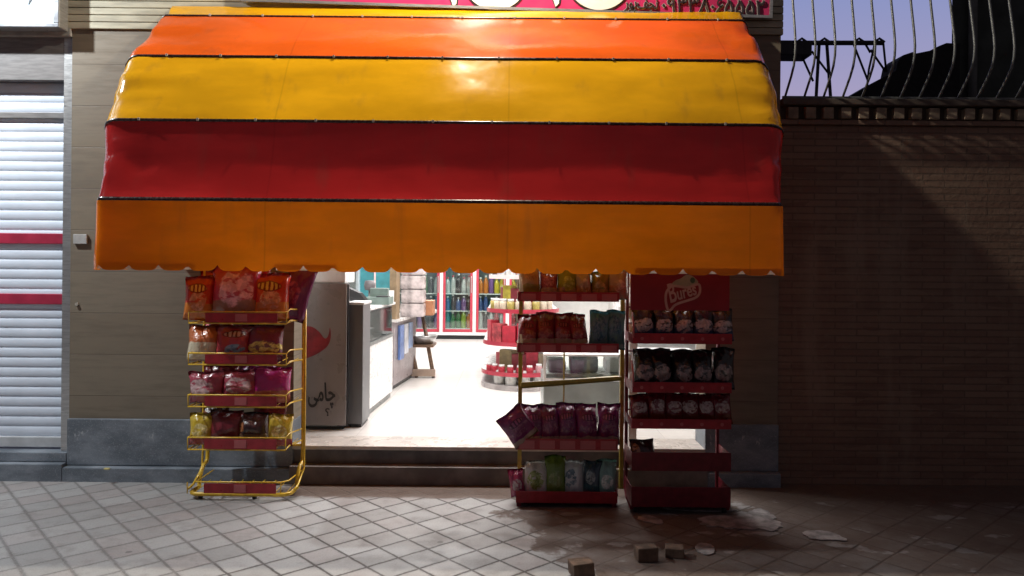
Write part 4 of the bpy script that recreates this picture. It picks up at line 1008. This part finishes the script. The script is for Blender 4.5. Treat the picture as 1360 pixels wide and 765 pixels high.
for k in range(5):
    x0, x1 = P(edges[k], 400, YF2).x, P(edges[k + 1], 400, YF2).x
    nm = ['half hidden at far left', 'left of the two fully visible', 'right of the two fully visible', 'beside the round ended shelf', 'mostly hidden behind the round ended shelf'][k]
    fr_ = thing('display_fridge', f'red framed glass door drinks fridge, {nm}', 'fridge', ((x0 + x1) / 2, YF2 + .35, ZF), 'drinks fridges along the back wall')
    b = B(); b.box(x0 + .002, x1 - .002, YF2 + .02, YF2 + .06, zbase + .09, zfr0 - .002); b.box(x0 + .002, x0 + .02, YF2 + .062, YF2 + .7, zbase + .09, ztop); b.box(x1 - .02, x1 - .002, YF2 + .062, YF2 + .7, zbase + .09, ztop)
    b.box(x0 + .022, x1 - .022, YF2 + .68, YF2 + .7, zbase + .09, ztop); b.box(x0 + .002, x1 - .002, YF2 + .04, YF2 + .7, ztop + .002, ztop + .2)
    obj('cabinet', b, m_fgrey, fr_)
    obj('kick_panel', B().box(x0, x1, YF2 - .012, YF2 + .018, zbase + .075, zfr0 - .004, .004), m_white, fr_)
    obj('toe_space', B().box(x0, x1, YF2 + .05, YF2 + .1, zbase + .001, zbase + .074), m_black, fr_)
    dr = obj('door', (lambda b: (b.box(x0 + .035, x0 + .075, YF2, YF2 + .03, zfr0, ztop, .003), b.box(x1 - .075, x1 - .035, YF2, YF2 + .03, zfr0, ztop, .003), b.box(x0 + .076, x1 - .076, YF2, YF2 + .03, zfr0, zfr0 + .05, .003), b.box(x0 + .076, x1 - .076, YF2, YF2 + .03, ztop - .05, ztop, .003), b)[-1])(B()), m_ffr, fr_)
    obj('pane', B().box(x0 + .076, x1 - .076, YF2 + .012, YF2 + .016, zfr0 + .051, ztop - .051), m_glass, dr)
    obj('handle', B().box(x1 - .060, x1 - .050, YF2 - .03, YF2 - .002, zfr0 + .7, zfr0 + 1.0, .003), m_alu, dr)
    obj('mullion', B().box(x1 - .030, x1 + .030, YF2 - .01, YF2 + .018, zfr0, ztop + .1, .004), m_pink, fr_)
    zs = [P(600, 390, YF2).z, P(600, 413, YF2).z, zfr0 + .06]
    for zz in zs: obj('shelf', B().box(x0 + .022, x1 - .022, YF2 + .07, YF2 + .6, zz - .014, zz, .002), m_white, fr_)
    for j, zz in enumerate(zs):
        hts = (1.25, 1.0, 1.25)[j]
        for i, cn in enumerate(seqs[k][j]):
            x = x0 + .10 + (x1 - x0 - .20) * i / 4
            place('bottle', BM[cn], (x, YF2 + .15, zz + .001), (0, 0, random.uniform(0, 3)), f'{cn} bottle, {ORD[i]} from left on {["upper", "middle", "lower"][j]} shelf of the {["far left", "left", "right", "shelf side", "hidden"][k]} fridge', 'bottle', 'bottles in the drinks fridges', (1.15, 1.15, hts * (1 + .1 * ((i * 7 + j) % 3 - 1))))

# gondola shelf with rounded end
gx, gy = P(694, 500, 8.45).x, 8.5; gr = .44
go = thing('round_end_shelf', 'white shop shelf unit with rounded tiers and red edges beyond the middle rack', 'shelf unit', (gx, gy, ZF))
def dshape(b, r, z0, z1, n_=24):
    pts = [Vector((gx + r * math.cos(R(180 + 180 * i / n_)), gy + r * 1.0 * math.sin(R(180 + 180 * i / n_)), z0)) for i in range(n_ + 1)]
    pts += [Vector((gx + r, gy + 1.6, z0)), Vector((gx - r, gy + 1.6, z0))]
    b.prism(pts, (0, 0, z1 - z0)); return b
yfr = gy - gr
gzs = [(P(660, v, yfr).z, r) for v, r in ((519, .46), (499, .455), (459, .44), (415, .40), (369, .38))]
obj('back_panel', B().box(gx - .06, gx + .06, gy - .02, gy + 1.55, ZF + .02, 2.1, .004), m_kraft, go)
for k, (zz, r) in enumerate(gzs):
    z0_ = zz if k else ZF + .002
    s_ = obj('shelf', dshape(B(), r, z0_ - .012 if k else z0_, z0_ + .008 if k else z0_ + .05), m_white if k else M('grey_base', (.36, .33, .33), .45), go)
    if k:
        b = B(); rows_ = []
        pts = [(r + .004, 180 + 180 * i / 24) for i in range(25)]
        b.grid([[Vector((gx + rr_ * math.cos(R(a_)), gy + rr_ * math.sin(R(a_)), q_)) for rr_, a_ in pts] for q_ in (z0_ - .014, z0_ + .030)])
        b.grid([[Vector((gx + (rr_ - .003) * math.cos(R(a_)), gy + (rr_ - .003) * math.sin(R(a_)), q_)) for rr_, a_ in pts] for q_ in (z0_ - .014, z0_ + .030)])
        obj('price_rail', b, m_ffr if k in (1, 2, 3) else m_pink, s_)
def on_shelf(k, ang, r): return Vector((gx + r * math.cos(R(ang)), gy + r * math.sin(R(ang)), gzs[k][0] + .009 if k else ZF + .053))
jar = lambda col, nm, h=.10, r=.036: mesh(B().lathe([(r * .9, 0), (r, .006), (r, h * .75), (r * .8, h * .8)], (0, 0, 0), 12).lathe([(r * .85, h * .802), (r * .85, h), (r * .6, h)], (0, 0, 0), 12, 1), [M(nm, col, .3, var=.3, scale=20), m_white], 'jar')
jr = jar((.42, .03, .05), 'red_jar', .095); jw = jar((.62, .52, .40), 'cream_jar', .13, .042); jp = jar((.55, .30, .32), 'pink_jar', .11); jb = jar((.60, .60, .58), 'white_tub', .15, .06); jy = jar((.45, .36, .10), 'mustard_jar', .13, .042)
for i in range(9): place('jar', jr if i < 6 else jp, on_shelf(1, 205 + 15 * i, .40), (0, 0, 0), f'{"red" if i < 6 else "pink"} jar, {ORD[i]} from left on the lowest tier of the round ended shelf', 'jar', 'jars on the round ended shelf')
for i in range(9): place('jar', jw if i % 3 else jy, on_shelf(3, 200 + 15.5 * i, .34), (0, 0, 0), f'{"cream" if i % 3 else "mustard"} jar, {ORD[i]} from left on the third tier of the round ended shelf', 'jar', 'jars on the round ended shelf')
for i in range(4): place('tub', jb, on_shelf(0, 225 + 24 * i, .36), (0, 0, 0), f'white tub, {ORD[i]} from left on the base of the round ended shelf', 'tub', 'tubs on the round ended shelf')
m_rbox = M('red_carton', (.42, .018, .04), .4, var=.25, scale=14)
CM = {n_: M(n_.replace(' ', '_') + '_carton', c_, .45, var=v_, scale=16) for n_, c_, v_ in (('red', (.42, .018, .04), .25), ('red and white', (.40, .06, .07), .6), ('pink', (.48, .16, .18), .3), ('olive brown', (.22, .17, .08), .25), ('maroon', (.20, .02, .03), .3), ('brown', (.24, .17, .10), .3), ('dark red', (.30, .014, .03), .3), ('yellow', (.5, .42, .05), .3), ('beige', (.42, .36, .32), .3), ('crimson', (.36, .012, .035), .35))}
def cartons(tier, r_, tname, items):
    for i, (ang, w_, h_, nm) in enumerate(items):
        p = on_shelf(tier, ang, r_); p.z += .001
        place('carton', mesh(B().box(-w_ / 2, w_ / 2, -.05, .05, 0, h_, .004), CM[nm], 'carton'), p, (0, 0, R(ang + 90 + random.uniform(-5, 5))), f'{nm} carton, {ORD[i]} from left on {tname} tier of round ended shelf', 'carton', 'cartons on the round ended shelf')
cartons(1, .24, 'lowest', ((200, .13, .20, 'red'), (228, .17, .24, 'olive brown'), (262, .16, .2, 'maroon'), (290, .15, .22, 'crimson'), (318, .15, .2, 'brown')))
cartons(2, .34, 'second', ((196, .15, .24, 'red'), (221, .15, .21, 'red and white'), (246, .15, .19, 'red'), (271, .15, .22, 'crimson'), (296, .14, .19, 'pink'), (322, .14, .23, 'red')))
cartons(3, .20, 'third', ((195, .12, .25, 'dark red'), (222, .12, .27, 'yellow'), (250, .12, .24, 'maroon'), (280, .12, .26, 'dark red'), (312, .12, .24, 'beige')))
cartons(4, .22, 'topmost visible', ((200, .14, .22, 'crimson'), (240, .14, .24, 'red and white'), (285, .14, .22, 'dark red')))
for i in range(4):
    place('jar', jb, on_shelf(4, 215 + 26 * i, .28), (0, 0, 0), f'white tub, {ORD[i]} from left on the top visible tier of round ended shelf', 'tub', 'tubs on the round ended shelf')

# white chest freezer behind the middle rack
YC = 6.45
a, c = P(722, 470, YC), P(846, 545, YC)
fz = thing('chest_freezer', 'white framed glass chest freezer behind the middle rack', 'freezer', ((a.x + c.x) / 2, YC + .3, ZF))
zt2 = a.z; zm2 = P(780, 501, YC).z
x0, x1 = a.x, P(935, 500, YC).x
obj('body', B().box(x0, x1, YC, YC + .6, ZF + .06, zm2 - .01, .01), M('grey_green_freezer', (.24, .27, .26), .35, var=.25, scale=3), fz)
obj('plinth', B().box(x0 + .03, x1 - .03, YC + .04, YC + .56, ZF + .001, ZF + .058), m_black, fz)
b = B()
for x in (x0, P(822, 470, YC).x, x1 - .022): b.box(x, x + .022, YC - .004, YC + .02, zm2 - .008, zt2 - .02, .002)
b.box(x0, x1, YC - .004, YC + .58, zt2 - .018, zt2, .004); b.box(x0, x1, YC - .006, YC + .03, zm2 - .034, zm2 - .010, .003)
obj('frame', b, m_white, fz)
obj('front_glass', B().box(x0 + .023, x1 - .023, YC + .004, YC + .008, zm2, zt2 - .02), m_glass, fz)
obj('inner_tray', B().box(x0 + .02, x1 - .02, YC + .05, YC + .55, zm2 - .008, zm2 + .02), M('pale_freezer_liner', (.55, .60, .58), .3), fz)
for i, (x, w_, h_, mt, ds) in enumerate(((x0 + .12, .16, .11, M('grey_tub', (.28, .29, .30), .4), 'grey lump of frozen food'), (x0 + .36, .24, .14, M('lilac_pack', (.38, .40, .46), .35), 'lilac grey frozen pack'), (x0 + .62, .15, .12, m_white, 'white frozen pack'))):
    b = B(); b.box(x - w_ / 2, x + w_ / 2, YC + .12, YC + .38, zm2 + .021, zm2 + .021 + h_, .03)
    tag(obj('frozen_pack', b, mt), f'{ds} inside the glass chest freezer', 'frozen food', 'packs in the freezer')
# goods hanging along the door jamb
for k, (v0, v1, du, mt, ds) in enumerate(((366, 382, 4, M('white_sachets', (.66, .62, .66), .35, var=.3), 'white puffy packet hanging topmost on the white door jamb'), (402, 424, -3, M('cream_sachets', (.70, .68, .60), .35, var=.3), 'cream packet hanging second from top on the door jamb'),
                                       (428, 455, 2, M('rose_sachets', (.55, .45, .45), .35, var=.3), 'rosy packet hanging third from top on the door jamb'), (470, 496, -2, M('pale_sachets', (.58, .58, .60), .35, var=.3), 'pale grey packet hanging lowest on the door jamb'))):
    p0, p1 = P(836 + du, v0, 5.55), P(836 + du, v1, 5.55); h_ = p0.z - p1.z
    b = bag(.095, h_, .06, 40 + k); o = place('hanging_packet', mesh(b, mt, 'hanging_packet'), (p1.x, 5.55, p1.z), (0, random.uniform(-.15, .15), 0), ds, 'packet', 'packets hanging by the door')
# right wall shelving seen through the red rack
a = P(850, 470, 7.3)
t = thing('wall_shelf', 'white shop shelving seen through the gaps of the red rack', 'shelf unit', (1.75, 7.6, ZF))
obj('upright', B().box(1.05, 1.85, 7.5, 7.9, ZF + .01, 2.0, .004), m_white, t)
for zz in (.62, .90, 1.2, 1.5): obj('shelf', B().box(1.05, 1.85, 7.25, 7.495, zz, zz + .02, .003), m_white, t)
for i, (u0, u1, c_, ds) in enumerate(((846, 860, (.52, .32, .34), 'pink'), (862, 886, (.70, .72, .68), 'white and green'), (890, 915, (.74, .74, .76), 'bright white'), (918, 930, (.42, .40, .33), 'olive'), (932, 940, (.52, .42, .32), 'tan'))):
    x0, x1 = P(u0, 480, 7.3).x, P(u1, 480, 7.3).x
    if x0 < 1.05: x0, x1 = x0, x1
    tag(obj('carton', B().box(x0 + .004, x1 - .004, 7.28, 7.44, .921, .921 + .17, .006), M(ds.replace(' ', '_') + '_pack', c_, .4, var=.35, scale=14)), f'{ds} carton behind the red rack, seen between its top two shelves', 'carton', 'cartons behind the red rack')

# ================================================================== small things on the pavement
def rot_brick(u, v, Y, rz, label, l=.10, w=.075, h=.06):
    g = P(u, v, Y); b = B().box(-l / 2, l / 2, -w / 2, w / 2, 0, h, .006)
    for vv in b.bm.verts: vv.co += Vector((noise.noise(vv.co * 30 + g), noise.noise(vv.co * 30 + g * 2), noise.noise(vv.co * 30 + g * 3) if vv.co.z > .02 else 0)) * .006
    place('brick', mesh(b, m_brk, 'brick'), (g.x, g.y, .001), (0, 0, rz), label, 'brick', 'loose bricks on the pavement')
def gY(v): return 1616 / (v - 352)
rot_brick(858, 745, gY(742), .15, 'dark brick lump with pale top, middle of three in front of red rack', .115, .08, .075)
rot_brick(896, 738, gY(737), -.2, 'brown brick lump, rightmost of three in front of red rack', .10, .08, .055)
rot_brick(772, 764, gY(762), .3, 'brown brick lump nearest the camera at the bottom edge', .115, .09, .07)
def patch(u, v, pts, label):  # thin pale slab with a ragged outline, laid on the pavement
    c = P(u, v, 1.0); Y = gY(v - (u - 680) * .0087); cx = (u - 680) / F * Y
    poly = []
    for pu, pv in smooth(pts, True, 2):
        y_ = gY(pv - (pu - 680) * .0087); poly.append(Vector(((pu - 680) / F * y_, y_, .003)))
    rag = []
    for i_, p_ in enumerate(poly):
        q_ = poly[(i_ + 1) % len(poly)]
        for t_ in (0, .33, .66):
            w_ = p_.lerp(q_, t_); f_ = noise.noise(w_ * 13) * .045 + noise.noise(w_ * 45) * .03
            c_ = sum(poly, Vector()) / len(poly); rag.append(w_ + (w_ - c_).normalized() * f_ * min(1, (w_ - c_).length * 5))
    b = B(); b.prism(rag, (0, 0, .004)); tag(obj('pale_patch', b, m_pale), label, 'mortar patch', 'pale patches on the pavement')
patch(990, 692, [(930, 692), (940, 686), (975, 686), (990, 688), (997, 680), (1010, 676), (1022, 682), (1036, 690), (1044, 703), (1030, 706), (990, 702), (945, 702)], 'large pale patch in front of the red rack')
patch(1098, 712, [(1068, 713), (1078, 707), (1090, 705), (1108, 709), (1128, 715), (1130, 720), (1110, 718), (1085, 718)], 'pale patch to the right of the large patch')
patch(868, 690, [(849, 688), (860, 685), (876, 688), (886, 694), (884, 699), (870, 696), (855, 693)], 'small pale patch left of the large patch')
patch(938, 730, [(925, 727), (935, 720), (948, 725), (955, 733), (944, 739), (930, 735)], 'faint round pale patch beside the loose bricks')
patch(925, 678, [(880, 675), (910, 674), (960, 676), (985, 679), (960, 681), (905, 679)], 'thin pale streak under the red rack')
g = P(27, 633, gY(637)); tag(obj('litter_scrap', B().box(-2.92, -2.88, 5.46, 5.48, .103, .115, .003), M('pale_scrap', (.7, .6, .25), .5)), 'tiny pale scrap of litter on the ledge below the shutter', 'litter')
